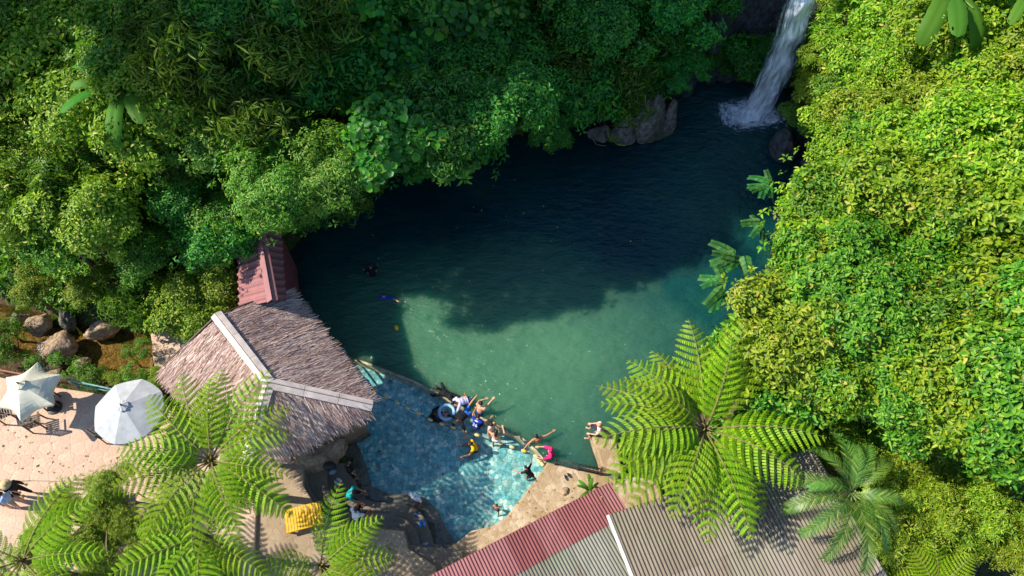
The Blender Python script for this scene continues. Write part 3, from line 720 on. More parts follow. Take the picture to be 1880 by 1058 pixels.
def wood(poly, spacing, pick, seed):
    """one tree after the other over an area of forest seen in the photograph"""
    r = random.Random(seed); xs = [p[0] for p in poly]; ys = [p[1] for p in poly]; y = min(ys); row = 0
    while y < max(ys):
        x = min(xs)+(row % 2)*spacing*.5
        while x < max(xs):
            a, b = x+r.uniform(-.32, .32)*spacing, y+r.uniform(-.32, .32)*spacing
            if in_poly(a, b, poly):
                kind, s, name, label, cat, grp = pick(a, b, r); hc = 5.1*s
                X, Y, Z = hit(a, b, hc); v = r.randrange(3); rz = r.uniform(0, 6.28); d0 = sd1(X, Y)
                if d0 > .5: tree(name, kind, v, (X, Y, Z-hc), s, rz, label, cat, grp)
                else: overhang(name, kind, v, X, Y, max(2.6, hc*.62), d0, s, label, cat, grp)
            x += spacing
        y += spacing*.8; row += 1
def sd1(x, y): return float(poly_sd(np.array([x]), np.array([y]), POOL)[0])
def overhang(name, kind, v, X, Y, zc, d0, s, label, cat, grp):
    """rooted on the bank, crown leaning out over the water"""
    gx, gy = sd1(X+.2, Y)-sd1(X-.2, Y), sd1(X, Y+.2)-sd1(X, Y-.2); l = math.hypot(gx, gy) or 1; k = .9-d0
    dx, dy = gx/l*k, gy/l*k; zb = tz(X+dx, Y+dy)-.1; o = empty(name, (X+dx, Y+dy, zb), 0, label=label, cat=cat, group=grp)
    c = link('crown', unit(kind, v)[0], o, (-dx, -dy, zc-zb-4.6*s)); c.scale = (s, s, s)
    m = MB(); m.tube([(0, 0, -.3), (-dx*.2, -dy*.2, zc*.35), (-dx*.8, -dy*.8, (zc-zb)*.8), (-dx, -dy, zc-zb)], [.17, .13, .08, .04], 7); m.build('trunk', M['bark'], o, smooth=True); return o
# ------------------------------------------------------------------ the forest on the far and left banks
def far_bank(a, b, r):
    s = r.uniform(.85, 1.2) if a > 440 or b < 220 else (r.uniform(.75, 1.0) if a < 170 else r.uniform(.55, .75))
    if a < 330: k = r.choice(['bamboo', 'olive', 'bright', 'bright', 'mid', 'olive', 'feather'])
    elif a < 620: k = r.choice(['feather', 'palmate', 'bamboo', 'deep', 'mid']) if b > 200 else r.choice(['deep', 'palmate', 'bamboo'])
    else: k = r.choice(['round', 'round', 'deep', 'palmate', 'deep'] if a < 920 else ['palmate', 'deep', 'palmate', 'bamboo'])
    side = 'left bank above the stream' if a < 330 else ('far bank behind the red shed' if a < 620 else 'shaded far bank of the pool')
    what = {'bamboo': 'bamboo with long drooping narrow leaves', 'olive': 'yellow-green leafy tree', 'mid': 'mid-green leafy tree', 'bright': 'sunlit bright green leafy tree', 'feather': 'feathery tree with tiny fine leaflets',
            'palmate': 'dark tree with hand-shaped leaf clusters', 'deep': 'deep green leafy tree', 'round': 'tree with large round heart-shaped leaves'}[k]
    nm = {'bamboo': 'bamboo', 'feather': 'feathery_tree'}.get(k, 'broadleaf_tree')
    return k, s, nm, f'{what} on the {side}', 'bamboo' if k == 'bamboo' else 'tree', f'{k} trees on the {side}'
FAR = [(-170,-160),(1300,-160),(1345,-40),(1300,40),(1190,85),(1130,130),(1060,170),(1000,190),(960,180),(880,165),(850,215),(800,240),(690,245),(640,300),(560,325),(490,330),(440,380),(400,420),(380,480),(300,485),(200,425),(100,425),(0,405),(-170,270)]
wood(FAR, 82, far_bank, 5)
def right_bank(a, b, r):
    s = r.uniform(.82, 1.14)
    if a < 1600 and b < 120: k = 'mango'
    elif b > 520 and a > 1560: k = r.choice(['mid', 'mid', 'bright'])
    elif a > 1720 and b < 330: k = r.choice(['bright', 'olive', 'bright'])
    else: k = r.choice(['bright', 'bright', 'bigleaf', 'mid', 'olive'])
    what = {'bright': 'sunlit yellow-green leafy tree in the dense canopy', 'bigleaf': 'sunlit tree with larger broad leaves', 'mid': 'fresh green leafy tree in the dense canopy', 'mango': 'sunlit tree with whorls of narrow leaves', 'olive': 'olive-tinted leafy tree in the dense canopy'}[k]
    return k, s, 'broadleaf_tree', f'{what} on the right bank of the pool', 'tree', f'{k} trees on the right bank'
RIGHT = [(1540,-160),(2100,-160),(2100,790),(1900,770),(1800,735),(1660,700),(1560,700),(1480,705),(1420,690),(1390,640),(1390,610),(1420,560),(1475,480),(1530,400),(1580,310),(1560,240),(1575,170),(1570,60)]
wood(RIGHT, 78, right_bank, 9)
# unseen tall trees on the hill added to shade the far bank
for i in range(85):
    x, y = rnd.uniform(-58, -26), rnd.uniform(25.0, 46)
    tree('broadleaf_tree', rnd.choice(['deep', 'mid', 'palmate']), rnd.randrange(3), (x, y, tz(x, y)-.3), rnd.uniform(1.5, 2.1), rnd.uniform(0, 6), 'unseen tall green tree on the steep hill added to shade the far bank', 'tree', 'unseen shade trees on the hill')
# ------------------------------------------------------------------ undergrowth
def undergrowth():
    g = np.random.default_rng(3); n = 30000; x = g.uniform(-32, 30, n); y = g.uniform(6, 36, n)
    d = poly_sd(x, y, POOL); ds = line_d(x, y, STREAM); north = (y > 13.4) | ((x < -14.5) & (y > 12.6)); east = (x > 7.2) & (y > 8.5)
    ok = (d > .35) & (ds > 1.15) & (north | east) & ~((x > -11.5) & (x < -7) & (y < 16.5) & (y > 8)); x, y = x[ok], y[ok]
    z = terr(x, y); t = np.stack([x, y, z+g.uniform(.05, .7, len(x))], 1); u = norm(g.normal(0, .35, t.shape)+np.array([0, 0, 1]))
    V, F = rosettes(g, t, u, 6, .3, .13, (-.1, .7), .06)
    link('undergrowth', mesh_np('undergrowth', V, F, M['leaf_mid']), kind='stuff', label='leafy undergrowth covering the forest floor on the banks', cat='undergrowth')
undergrowth()
# low bushes rooted along the far waterline
sh = [P(a, b, 0) for a, b in POOL_PX[1:13]]
for a, b in zip(sh[:-1], sh[1:]):
    n = max(1, round((b-a).length/.75)); out = Vector((-(b-a).y, (b-a).x, 0)).normalized()
    for k in range(n):
        q = a.lerp(b, (k+rnd.random()*.6)/n)+out*rnd.uniform(.25, .9); s = rnd.uniform(.38, .6); kd = rnd.choice(['deep', 'round', 'palmate', 'deep', 'bamboo'])
        if 1060 < 940+FPX*q.x/(q.y*_s+CAM_H*_c) < 1260: continue
        tree('shrub', kd, rnd.randrange(3), (q.x, q.y, rnd.uniform(.6, 1.4)-4.3*s), s, rnd.uniform(0, 6.28), 'dark leafy shrub rooted at the far waterline, its leaves hanging over the pool', 'shrub', 'shrubs along the far waterline')
# ------------------------------------------------------------------ bushes one can tell apart
def bush(px, py, z, s, kind, label, name='shrub', cat='shrub', group=None):
    p = P(px, py, z); v = rnd.randrange(3); d0 = sd1(p.x, p.y)
    if d0 < .4 and p.y > 14: return overhang(name, kind, v, p.x, p.y, z, d0, s, label, cat, group)
    o = tree(name, kind, v, (p.x, p.y, z-4.6*s), s, rnd.uniform(0, 6.28), label, cat, group); return o
for px, py, z, s, k, lb in [
 (18,632,.9,.42,'bush','small green shrub by the stream at the left edge'),(55,665,.6,.22,'bush','low weed on the stony bank just above the cream umbrella'),(108,666,.8,.2,'bush','small green weed growing against the brown stream boulder'),
 (140,685,.8,.24,'bush','leafy green shrub on the near stream bank, right of the boulder'),(172,688,.8,.26,'bush','leafy shrub between the two umbrellas at the stream edge'),(236,652,.8,.2,'bush','green shrub leaning over the brown stream water'),
 (266,640,1.0,.22,'bush','tall thin shrub between stream and stone landing'),(248,690,1.1,.3,'bush','bright shrub directly above the grey umbrella'),(288,702,1.1,.26,'smallleaf','yellowish shrub at the left corner of the thatched roof'),
 (5,600,1.0,.34,'bush','dark green shrub cut by the left edge above the stream'),(215,700,1.0,.22,'smallleaf','low yellow-green weed behind the plaza railing')]:
    bush(px, py, z, s, k, lb)
for px, py, z, s, lb in [(207,898,3.0,.36,'tallest tip of the small-leaved shrub beside the paved plaza'),(140,955,2.4,.5,'small-leaved shrub between the two left tree ferns'),(225,960,2.4,.5,'small-leaved shrub under the middle of the lower left corner'),
  (85,1015,2.2,.5,'small-leaved shrub at the bottom left under fern fronds'),(190,1035,2.2,.55,'small-leaved shrub at the bottom edge, third from the left'),(290,1040,2.2,.5,'small-leaved shrub at the bottom edge near the second fern'),(385,1030,2,.45,'small-leaved shrub at the bottom edge between the ferns')]:
    bush(px, py, z, s, 'smallleaf', lb)
for px, py, z, s, lb in [(1690,830,3.6,.55,'yellow-green whorled shrub just right of the palm top'),(1640,905,3.4,.5,'yellow-green whorled shrub touching the palm fronds'),(1648,975,3.4,.6,'yellow-green whorled shrub at the right of the palm foot'),(1740,955,3.5,.62,'wide yellow-green whorled shrub in the lower right corner'),
  (1822,960,3.6,.6,'yellow-green whorled shrub near the right edge'),(1700,1030,3.2,.5,'yellow-green whorled shrub at the bottom edge behind the small fern'),(1875,1000,3.6,.55,'yellow-green whorled shrub cut by the right edge'),(1610,1040,3.2,.4,'small yellow-green whorled shrub below the palm'),(1760,870,3.4,.42,'small yellow-green whorled shrub above the wide one')]:
    bush(px, py, z+.6, s*1.08, 'whorl', lb)
for px, py, z, s, k, lb in [(505,345,6.4,1.0,'feather','tall feathery tree behind the ridge of the red shed'),(612,318,6.6,.95,'feather','feathery tree at the corner of the far bank where the water turns dark'),(705,262,7.0,.95,'round','heart-leaved tree standing tallest on the far bank, left part'),(820,232,7.0,.95,'palmate','tall dark tree over the middle of the far bank'),(930,190,7.2,.9,'deep','tall dark tree at the inner bay of the far bank')]:
    bush(px, py, z, s, k, lb, 'broadleaf_tree', 'tree')
for px, py, z, s, k, lb in [(1492,165,3.2,.5,'bright','bright leafy shrub hanging beside the lower waterfall'),(1478,215,2.2,.45,'mid','leafy shrub over the dark wet rock at the waterfall foot'),(1515,110,4.6,.6,'mango','bright shrub with narrow leaves beside the middle of the waterfall'),(1735,758,7.2,.42,'pale','plant with large pale silvery leaves in the canopy above the whorled shrubs'),(1790,800,4.4,.75,'mid','fresh green shrub with tiny glossy leaves at the right edge'),(1860,850,4.2,.7,'mid','fresh green shrub at the right edge above the bare soil'),(1560,790,3.6,.6,'bright','bright leafy shrub just above the palm'),(1500,810,3.2,.5,'bright','bright leafy shrub right of the big tree fern'),
  (1640,790,3.8,.6,'mid','fresh green shrub behind the palm crown'),(1210,40,5,.7,'deep','dark leafy shrub clinging to the wet cliff left of the waterfall'),(1255,120,3.6,.5,'palmate','dark shrub hanging over the far end of the pool'),(1150,165,3.6,.55,'bamboo','drooping bamboo tuft above the tall grey rock pillar'),
  (395,520,2.6,.75,'olive','sunlit yellow-green shrub left of the red shed'),(350,570,2.3,.7,'bright','sunlit bright green shrub above the thatched gable'),(250,545,2.2,.62,'bamboo','sunlit bamboo tuft above the stream'),(160,535,2.0,.45,'olive','sunlit leafy shrub above the stream rocks'),(60,535,2.0,.45,'olive','yellow-green shrub above the left stream rocks'),
  (560,365,3.6,.75,'feather','feathery crown overhanging the dark water behind the red shed'),(470,392,4.2,.75,'feather','feathery crown shading the top of the red shed'),(650,345,3.4,.6,'bamboo','drooping bluish bamboo over the dark water'),(860,285,3,.55,'round','heart-leaved branch overhanging the pool'),(780,290,3,.6,'deep','leafy branch low over the far pool edge'),(1020,240,3,.55,'palmate','leafy branch hanging over the far pool edge, left of the grey rocks')]:
    bush(px, py, z, s, k, lb)
# ------------------------------------------------------------------ tree ferns
def two_mat(name, a, b, m1, m2):
    n = len(a[0]); me = bpy.data.meshes.new(name); me.from_pydata([tuple(p) for p in a[0]]+[tuple(p) for p in b.v], [], [tuple(f) for f in a[1]]+[tuple(i+n for i in f) for f in b.f])
    me.materials.append(m1); me.materials.append(m2); me.polygons.foreach_set("material_index", [0]*len(a[1])+[1]*len(b.f)); return me
def frond_mesh(name, g, L, mat, npair=24, wmax=.52, pw=.1, arch=1.0, curl=0):
    V = []; F = []; xs = np.linspace(0, 1, npair*2+1); ang = R(42)*1-arch*R(88)*xs**1.15
    seg = L/(npair*2); X = np.concatenate([[0], np.cumsum(np.cos(ang[:-1])*seg)]); Z = np.concatenate([[0], np.cumsum(np.sin(ang[:-1])*seg)])
    for i in range(5, npair*2, 2):
        t = xs[i]; base = np.array([X[i], 0, Z[i]]); fw = np.array([math.cos(ang[i]), 0, math.sin(ang[i])]); nn = np.array([-fw[2], 0, fw[0]])
        ln = wmax*min(1, .28+2.6*(t-.08))*max(.06, (1-t**2.6))**.8*g.uniform(.93, 1.05)
        for sd in (-1, 1):
            d0 = np.array([0, sd, 0])*math.cos(R(16+18*t))+fw*math.sin(R(16+18*t)); m = 11; p = base.copy(); st = ln/m
            w0 = pw*(.75+.35*(1-t))*min(1, ln/.25)
            for k in range(m):
                u = k/(m-1); d = d0*math.cos(.95*u*u+.05)-nn*math.sin(.95*u*u+.05)+fw*(.5*u-.15); d = d/np.linalg.norm(d)
                w = w0*.5*(1-u**3*.75); q = p+d*st
                for e in (-1, 1):
                    a = fw*e*.80-nn*.6; sw = d*.018; o1 = p+d*st*.12+a*w+sw; o2 = p+d*st*.72+a*w*.97+sw; n = len(V)
                    V += [p, p+d*st*.86, o2, o1]; F.append((n, n+1, n+2, n+3))
                p = q
    me0 = (V, F)
    b = MB(); b.tube([(X[i], 0, Z[i]-.012) for i in range(0, npair*2+1, 3)], list(np.linspace(.028, .006, len(range(0, npair*2+1, 3)))), 5)
    return two_mat(name, me0, b, mat, M['rachis'])
gf = np.random.default_rng(21)
FR = [frond_mesh('fern_frond', gf, 3.2, M['leaf_fern'], 15, .95, .235, a) for a in (.7, .9, 1.1)]
FRB = [frond_mesh('fern_frond', gf, 2.9, M['leaf_brownfern'], 15, .6, .2, 1.2)]
def fern_trunk(parent, h, r=.11):
    m = MB(); m.tube([(0, 0, -h), (.03, 0, -h*.5), (0, .02, -.25), (0, 0, .05)], [r*1.5, r, r*.95, r*.8], 10)
    for k in range(16):
        a = k*2.4; z = -.15-.5*rnd.random(); m.tube([(.06*math.cos(a), .06*math.sin(a), z+.2), (.22*math.cos(a), .22*math.sin(a), z), (.3*math.cos(a), .3*math.sin(a), z-.3)], [.02, .014, .006], 4)
    m.build('trunk', M['bark'], parent, smooth=True)
def tree_fern(px, py, z, gz, fronds, label, s=1.0):
    o = empty('tree_fern', P(px, py, z), 0, label=label, cat='tree fern'); fern_trunk(o, (z-gz))
    for az, ln, pt, kind in fronds:
        me = (FRB[0] if kind == 'b' else FR[rnd.randrange(3)])
        f = link('frond', me, o); f.rotation_euler = (rnd.uniform(-.18, .18), -R(pt), R(az)); f.scale = (s*ln, s*(ln*.6+.4)*rnd.uniform(.92, 1.08), s*ln)
    m = MB()
    for k in range(5):
        a = k*1.3; m.tube([(.03*math.cos(a), .03*math.sin(a), 0), (.06*math.cos(a), .06*math.sin(a), .25), (.12*math.cos(a), .12*math.sin(a), .38), (.17*math.cos(a), .17*math.sin(a), .32)], [.025, .022, .02, .024], 6)
    m.build('crozier', M['rachis'], o, smooth=True); return o
def fan(n, ln, pt, skip=(), a0=0, jit=7):
    out = []
    for k in range(n):
        a = a0+360*k/n
        if any(abs((a-c+180) % 360-180) < w for c, w in skip): continue
        out.append((a+rnd.uniform(-jit, jit), ln*rnd.uniform(.88, 1.1), pt+rnd.uniform(-8, 8), 'g'))
    return out
tree_fern(1294,790,5.7,.5, fan(17,1.04,-4,[(20,18)],8)+[(112,1.05,-12,'b'),(262,.95,-22,'b'),(285,1.0,-14,'g'),(200,1.02,12,'g'),(75,.9,18,'g'),(160,.95,14,'g'),(193,1.16,6,'g'),(209,1.14,2,'g'),(222,1.05,-8,'g')], 'largest tree fern, its round crown over the pool edge and grey roof', 1.1)
tree_fern(388,846,5.2,1.2, fan(15,1.0,-2,[(150,15)],15)+[(330,1.05,-14,'g'),(180,.9,14,'g'),(95,.85,16,'g'),(295,1.0,-12,'g')], 'tree fern in front of the thatched cottage beside the plaza', 1.0)
tree_fern(372,985,4.6,1.2, fan(9,.85,-4,[(95,25),(15,35)],10), 'darker tree fern below the one in front of the cottage', .95)
tree_fern(590,1040,3.3,1.0, fan(12,.86,0,[(118,46)],12)+[(35,.9,14,'g')], 'tree fern below the yellow slatted bench', .95)
tree_fern(42,1030,5.0,1.2, fan(11,.9,0,[(118,24)],5), 'tree fern in the lower left corner near the seated people', 1.0)
tree_fern(1716,1086,4.4,.5, fan(9,.62,2,[],0), 'small tree fern at the bottom edge among whorled shrubs', .9)
# ------------------------------------------------------------------ palm
def palm_frond(name, g, L, mat):
    V = []; F = []; n = 46; xs = np.linspace(0, 1, n); ang = R(50)-R(105)*xs**1.1; seg = L/n
    X = np.concatenate([[0], np.cumsum(np.cos(ang[:-1])*seg)]); Z = np.concatenate([[0], np.cumsum(np.sin(ang[:-1])*seg)])
    for i in range(7, n):
        t = xs[i]; fw = np.array([math.cos(ang[i]), 0, math.sin(ang[i])]); nn = np.array([-fw[2], 0, fw[0]]); p0 = np.array([X[i], 0, Z[i]])
        ln = .5*min(1, .4+2*t)*(1-.55*t**3)
        for sd in (-1, 1):
            d = np.array([0, sd, 0])*.62+fw*.72+nn*g.uniform(.05, .3); d = d/np.linalg.norm(d); s = np.cross(d, nn); s = s/np.linalg.norm(s)
            p = p0; k = len(V); m = 4
            for j in range(m+1):
                u = j/m; w = .017*(1-u)**.6*(.6+.4*min(1, u*5)); V += [p-s*w+nn*w*.4, p+s*w+nn*w*.4]
                d = d-np.array([0, 0, 1])*.22*u; d = d/np.linalg.norm(d); p = p+d*ln/m
            for j in range(m): F.append((k+2*j, k+2*j+1, k+2*j+3, k+2*j+2))
    b = MB(); b.tube([(X[i], 0, Z[i]-.01) for i in range(0, n, 5)], list(np.linspace(.03, .006, len(range(0, n, 5)))), 5)
    return two_mat(name, (V, F), b, mat, M['stem'])
PF = [palm_frond('palm_frond', gf, 2.35, M['leaf_palm']) for _ in range(2)]
palm = empty('palm', P(1562,905,5.3), 0, label='feathery green palm at the right end of the corrugated roof', cat='palm'); fern_trunk(palm, 4.3, .09)
for az, ln, pt in [(165,.95,-8),(192,1.0,-14),(215,1.0,-6),(240,1.05,-12),(268,1.1,-4),(292,.9,-10),(95,.95,0),(60,.9,-4),(35,.9,-8),(350,.75,0),(315,.8,-8),(130,.8,12),(180,.75,20),(80,.7,24)]:
    me = PF[rnd.randrange(2)]; f = link('frond', me, palm); f.rotation_euler = (rnd.uniform(-.3, .3), -R(pt), R(az)); f.scale = (ln, ln, ln)
# ------------------------------------------------------------------ banana plants
def banana_leaf(name, g, L, W, droop):
    n, m = 26, 5; V = []; F = []; x = z = 0; a = R(50)
    for i in range(n+1):
        t = i/n; w = W*.5*min(1, (t+.02)*7)**.6*(1-max(0, t-.72)**2*9)**.5 if t < .98 else .01
        for j in range(-m, m+1):
            u = j/m; V.append((x, u*w*(1+.04*math.sin(i*1.9+j)), z+abs(u)*w*.28-abs(u)**2*w*.45+.012*math.sin(i*2.3)*abs(u)))
        a -= droop/n*(.4+1.2*t); x += L/n*math.cos(a); z += L/n*math.sin(a)
    k = 2*m+1
    for i in range(n):
        for j in range(2*m):
            if (j in (0, 1, 2*m-1, 2*m-2)) and g.random() < .07: continue
            F.append((i*k+j, i*k+j+1, (i+1)*k+j+1, (i+1)*k+j))
    return mesh_np(name, V, F, M['leaf_banana'], True)
BL = [banana_leaf('banana_leaf', gf, 2.4, .46, d) for d in (R(85), R(110), R(65))]
def banana(px, py, z, fr, label, s=1.0, h=3.5, name='banana_plant', cat='banana plant'):
    o = empty(name, P(px, py, z), 0, label=label, cat=cat); m = MB(); m.tube([(0, 0, -h), (.02, 0, -h*.5), (0, 0, .1)], [.14*s, .12*s, .07*s], 10); m.build('stem', M['stem'], o, smooth=True)
    for az, ln, pt in fr:
        f = link('leaf', BL[rnd.randrange(3)], o); f.rotation_euler = (rnd.uniform(-.3, .3), -R(pt), R(az)); f.scale = (s*ln,)*3
        b = MB(); b.tube([(0, 0, -.01), (.45, 0, .40), (.95, 0, .68)], [.03, .022, .012], 5); b.build('midrib', M['stem'], f)
    return o
hx, hy, hz = hit(236,162,6.2); banana(236,162,hz, [(160,1.0,-20),(225,1.0,-14),(270,1.15,-18),(302,1.0,-14),(90,.7,10),(20,.7,0),(190,.8,0)], 'banana plant with long paddle leaves standing out of the left bank forest', 1.05, 5)
hx, hy, hz = hit(1735,-60,7.6); banana(1735,-20,hz, [(262,1.1,-16),(285,1.1,-22),(310,1.1,-14),(240,1.2,-12),(180,.9,0),(20,.9,0),(335,1,-10)], 'banana plant with broad leaves hanging in at the top right', 1.25, 6)
hx, hy, hz = hit(1850,-20,7.4); banana(1890,-10,hz, [(235,.9,-16),(262,.9,-22),(200,.9,-8),(300,1,-10),(90,.9,0)], 'banana plant at the top right corner, right of the broad-leaved one', 1.0, 6)
banana(1082,902,.85, [(100,.32,30),(140,.28,20),(75,.3,42),(175,.26,14),(215,.24,8),(35,.22,20)], 'small bright green leafy plant on the deck at the red roof edge', 1.0, .35, 'young_plant', 'plant')
# ------------------------------------------------------------------ big pinnate leaves leaning over the dark water
def pinnate_mesh():
    g = gf; V = []; F = []; n = 15; ps, axs, Ls, Ws, ups = [], [], [], [], []
    for i in range(1, n+1):
        t = i/n; x = 1.3*t; z = .35*t-.6*t*t
        for sd in (-1, 1):
            ps.append((x, 0, z)); axs.append((.35, sd*.95, -.12)); Ls.append(.34*(1-.35*t)); Ws.append(.125); ups.append((0, 0, 1))
    return mesh_np('compound_leaf', *leaves_np(np.array(ps), norm(np.array(axs)), np.array(ups, float), np.array(Ls), np.array(Ws), .12, .2), M['leaf_teal'])
PIN = pinnate_mesh()
for px, py, z, n, sp, lb in [(1352,478,3.0,9,1.0,'dark plant with big pinnate leaves leaning over the pool below the bright canopy'),(1322,525,2.6,7,.95,'lowest pinnate-leaved plant at the water, left of the canopy'),(1408,345,3.2,6,.85,'dark pinnate-leaved plant at the upper edge of the bright canopy'),(1395,410,3.0,5,.75,'small dark pinnate-leaved plant between the two larger ones')]:
    o = empty('pinnate_plant', P(px, py, z), 0, label=lb, cat='plant'); m = MB(); m.tube([(0, 0, 0), (.5, -.1, -.8), (1.3, -.1, -2.2)], [.02, .04, .06], 6); m.build('stem', M['bark'], o)
    for k in range(n):
        f = link('leaf', PIN, o); f.rotation_euler = (rnd.uniform(-.3, .3), rnd.uniform(-.5, .25), R(115+150*k/max(1, n-1)+rnd.uniform(-12, 12))); f.scale = (sp*rnd.uniform(.62, .85),)*3; f.location = (rnd.uniform(-.1, .25), rnd.uniform(-.25, .25), rnd.uniform(-.2, .3))

# ------------------------------------------------------------------ fallen leaves
def litter():
    g = np.random.default_rng(8); pts = []
    def area(poly, z, n):
        while n:
            a, b = g.uniform(min(q[0] for q in poly), max(q[0] for q in poly)), g.uniform(min(q[1] for q in poly), max(q[1] for q in poly))
            if in_poly(a, b, poly): q = P(a, b, z); pts.append((q.x, q.y, z+.012)); n -= 1
    area([(0,760),(150,830),(330,830),(360,880),(0,880)], 1.2, 60); area([(1010,860),(1110,880),(940,990),(840,1000)], .5, 45); area([(600,960),(720,970),(740,1040),(560,1040)], 1.06, 60)
    area([(1170,960),(1380,880),(1460,1050),(1220,1050)], 4.36, 45); area([(1000,960),(1110,900),(1130,930),(960,1030)], 4.06, 14); area([(620,420),(820,340),(1300,300),(1250,480),(700,560)], .0, 26); area([(650,690),(940,870),(860,940),(680,830)], .0, 12)
    p = np.array(pts); n = len(p); a = g.uniform(0, 6.28, n); ax = np.stack([np.cos(a), np.sin(a), g.uniform(-.1, .15, n)], 1); up = norm(g.normal(0, .25, (n, 3))+np.array([0, 0, 1]))
    link('fallen_leaves', mesh_np('fallen_leaves', *leaves_np(p, norm(ax), up, g.uniform(.06, .16, n), g.uniform(.03, .07, n)), leaf_mat('dry_leaf', [(.2,.1,.03), (.35,.2,.05), (.5,.38,.1)], .1)), kind='stuff', label='dry leaves scattered over paving, roofs and water', cat='fallen leaves')
litter()
# ------------------------------------------------------------------ umbrellas, furniture
def umbrella(px, py, z, gz, r, n, a0, scallop, h, mat, label, tilt=0, flap=.1):
    o = empty('patio_umbrella', P(px, py, z), 0, label=label, cat='umbrella'); o.location.z = gz; top = z-gz
    V = [(0, 0, top)]; F = []; rings = 7; per = 6; N = n*per
    for i in range(1, rings+1):
        t = i/rings
        for k in range(N):
            a = a0+2*math.pi*k/N; u = (k % per)/per; e = 1-(2*u-1)**2
            rr = r*t*(1-scallop*e*t**1.5); sag = -.07*e*t*(1-.3*t)
            V.append((rr*math.cos(a), rr*math.sin(a), top-h*(t**1.12)+sag*.8))
    for k in range(N): F.append((0, 1+k, 1+(k+1) % N))
    for i in range(rings-1):
        for k in range(N): F.append((1+i*N+k, 1+(i+1)*N+k, 1+(i+1)*N+(k+1) % N, 1+i*N+(k+1) % N))
    rot = Matrix.Rotation(tilt, 3, 'X'); V = [tuple(rot @ (Vector(p)-Vector((0, 0, top)))+Vector((0, 0, top))) for p in V]
    m = MB(); m.add(V, F); cn = m.build('canopy', mat, o)
    vl = MB(); last = [Vector(V[1+(rings-1)*N+k]) for k in range(N)]          # hem
    vl.add(last+[p+Vector((0, 0, -flap)) for p in last], [(k, (k+1) % N, N+(k+1) % N, N+k) for k in range(N)]); vl.build('hem', mat, cn)
    v = MB(); vp = [rot @ Vector((.17*r*math.cos(2*math.pi*k/24)*(1+.06*math.cos(n*2*math.pi*k/24)), .17*r*math.sin(2*math.pi*k/24)*(1+.06*math.cos(n*2*math.pi*k/24)), -.02+.012*math.sin(k*2.1)))+Vector((0, 0, top)) for k in range(24)]
    v.add([(0, 0, top+.075)]+vp, [(0, 1+k, 1+(k+1) % 24) for k in range(24)]); v.build('vent_cap', mat, cn)
    MB().tube([(0, 0, top+.05), (0, 0, top+.16)], [.035, .02], 8).build('finial', M['darkwood'], o, smooth=True)
    MB().tube([(0, 0, 0), (0, 0, top)], .028, 10).build('pole', M['white_paint'], o, smooth=True)
    MB().tube([(0, 0, 0), (0, 0, .05), (0, 0, .12)], [.28, .26, .06], 20).build('base', M['black_metal'], o, smooth=False)
    for k in range(n):
        a = a0+2*math.pi*k/n; e = rot @ Vector((r*math.cos(a)*.98, r*math.sin(a)*.98, -h*.99-.02))+Vector((0, 0, top))
        b = MB(); b.bar((0, 0, top-.04), e, .018, .018); b.bar((0, 0, top-.65), Vector((0, 0, top-.03)).lerp(e, .5), .014, .014); b.build('rib', M['white_paint'], o)
    return o
umbrella(35,705,3.5,1.2,1.12,6,R(-90+3),.29,.62,M['cream'],'cream six-pointed umbrella with curved-in edges at the left edge of the plaza')
umbrella(224,745,3.5,1.2,1.2,8,R(-98),.035,.5,M['greycanvas'],'pale grey eight-sided umbrella beside the thatched cottage')
def chair(px, py, rz, label, group='chairs under the umbrellas'):
    o = empty('slatted_chair', P(px, py, 1.2), rz, label=label, cat='chair', group=group); W = M['darkwood']
    for sx in (-1, 1):
        for sy in (-1, 1):
            MB().bar((sx*.24, sy*.22, 0), (sx*.22, sy*.2, .43 if sy > 0 else .88), .04, .04, (0, 1, 0)).build('leg', W, o)
        MB().bar((sx*.25, -.2, .63), (sx*.25, .24, .63), .05, .03).build('armrest', W, o); 
    m = MB()
    for k in range(6): m.bar((-.23, -.2+k*.085, .44), (.23, -.2+k*.085, .44), .06, .02)
    m.build('seat', W, o); m = MB()
    for k in range(5): m.bar((-.19+k*.095, -.215, .5), (-.19+k*.095, -.24, .86), .05, .018, (0, 1, 0))
    m.bar((-.23, -.235, .88), (.23, -.235, .88), .05, .03); m.build('backrest', W, o)
chair(74,782,R(20),'dark slatted chair at the lower right edge of the cream umbrella'); chair(100,742,R(200),'dark slatted chair in the shade right of the cream umbrella'); chair(20,765,R(300),'dark slatted chair under the lower left of the cream umbrella')
chair(196,800,R(330),'dark slatted chair below the pale grey umbrella'); chair(270,755,R(90),'dark slatted chair right of the pale grey umbrella pole')
def table(px, py, label):
    o = empty('round_table', P(px, py, 1.2), 0, label=label, cat='table', group='tables under the umbrellas'); m = MB(); m.tube([(0,0,.68),(0,0,.72)], [.42,.42], 24); m.build('table_top', M['darkwood'], o)
    MB().tube([(0,0,.02),(0,0,.68)], .04, 10).build('column', M['black_metal'], o); m = MB()
    for k in range(3): m.bar((0,0,.03), (.3*math.cos(k*2.09), .3*math.sin(k*2.09), .03), .05, .05)
    m.build('foot', M['black_metal'], o)
table(75,735,'round dark table under the cream umbrella'); table(248,765,'round dark table under the pale grey umbrella')
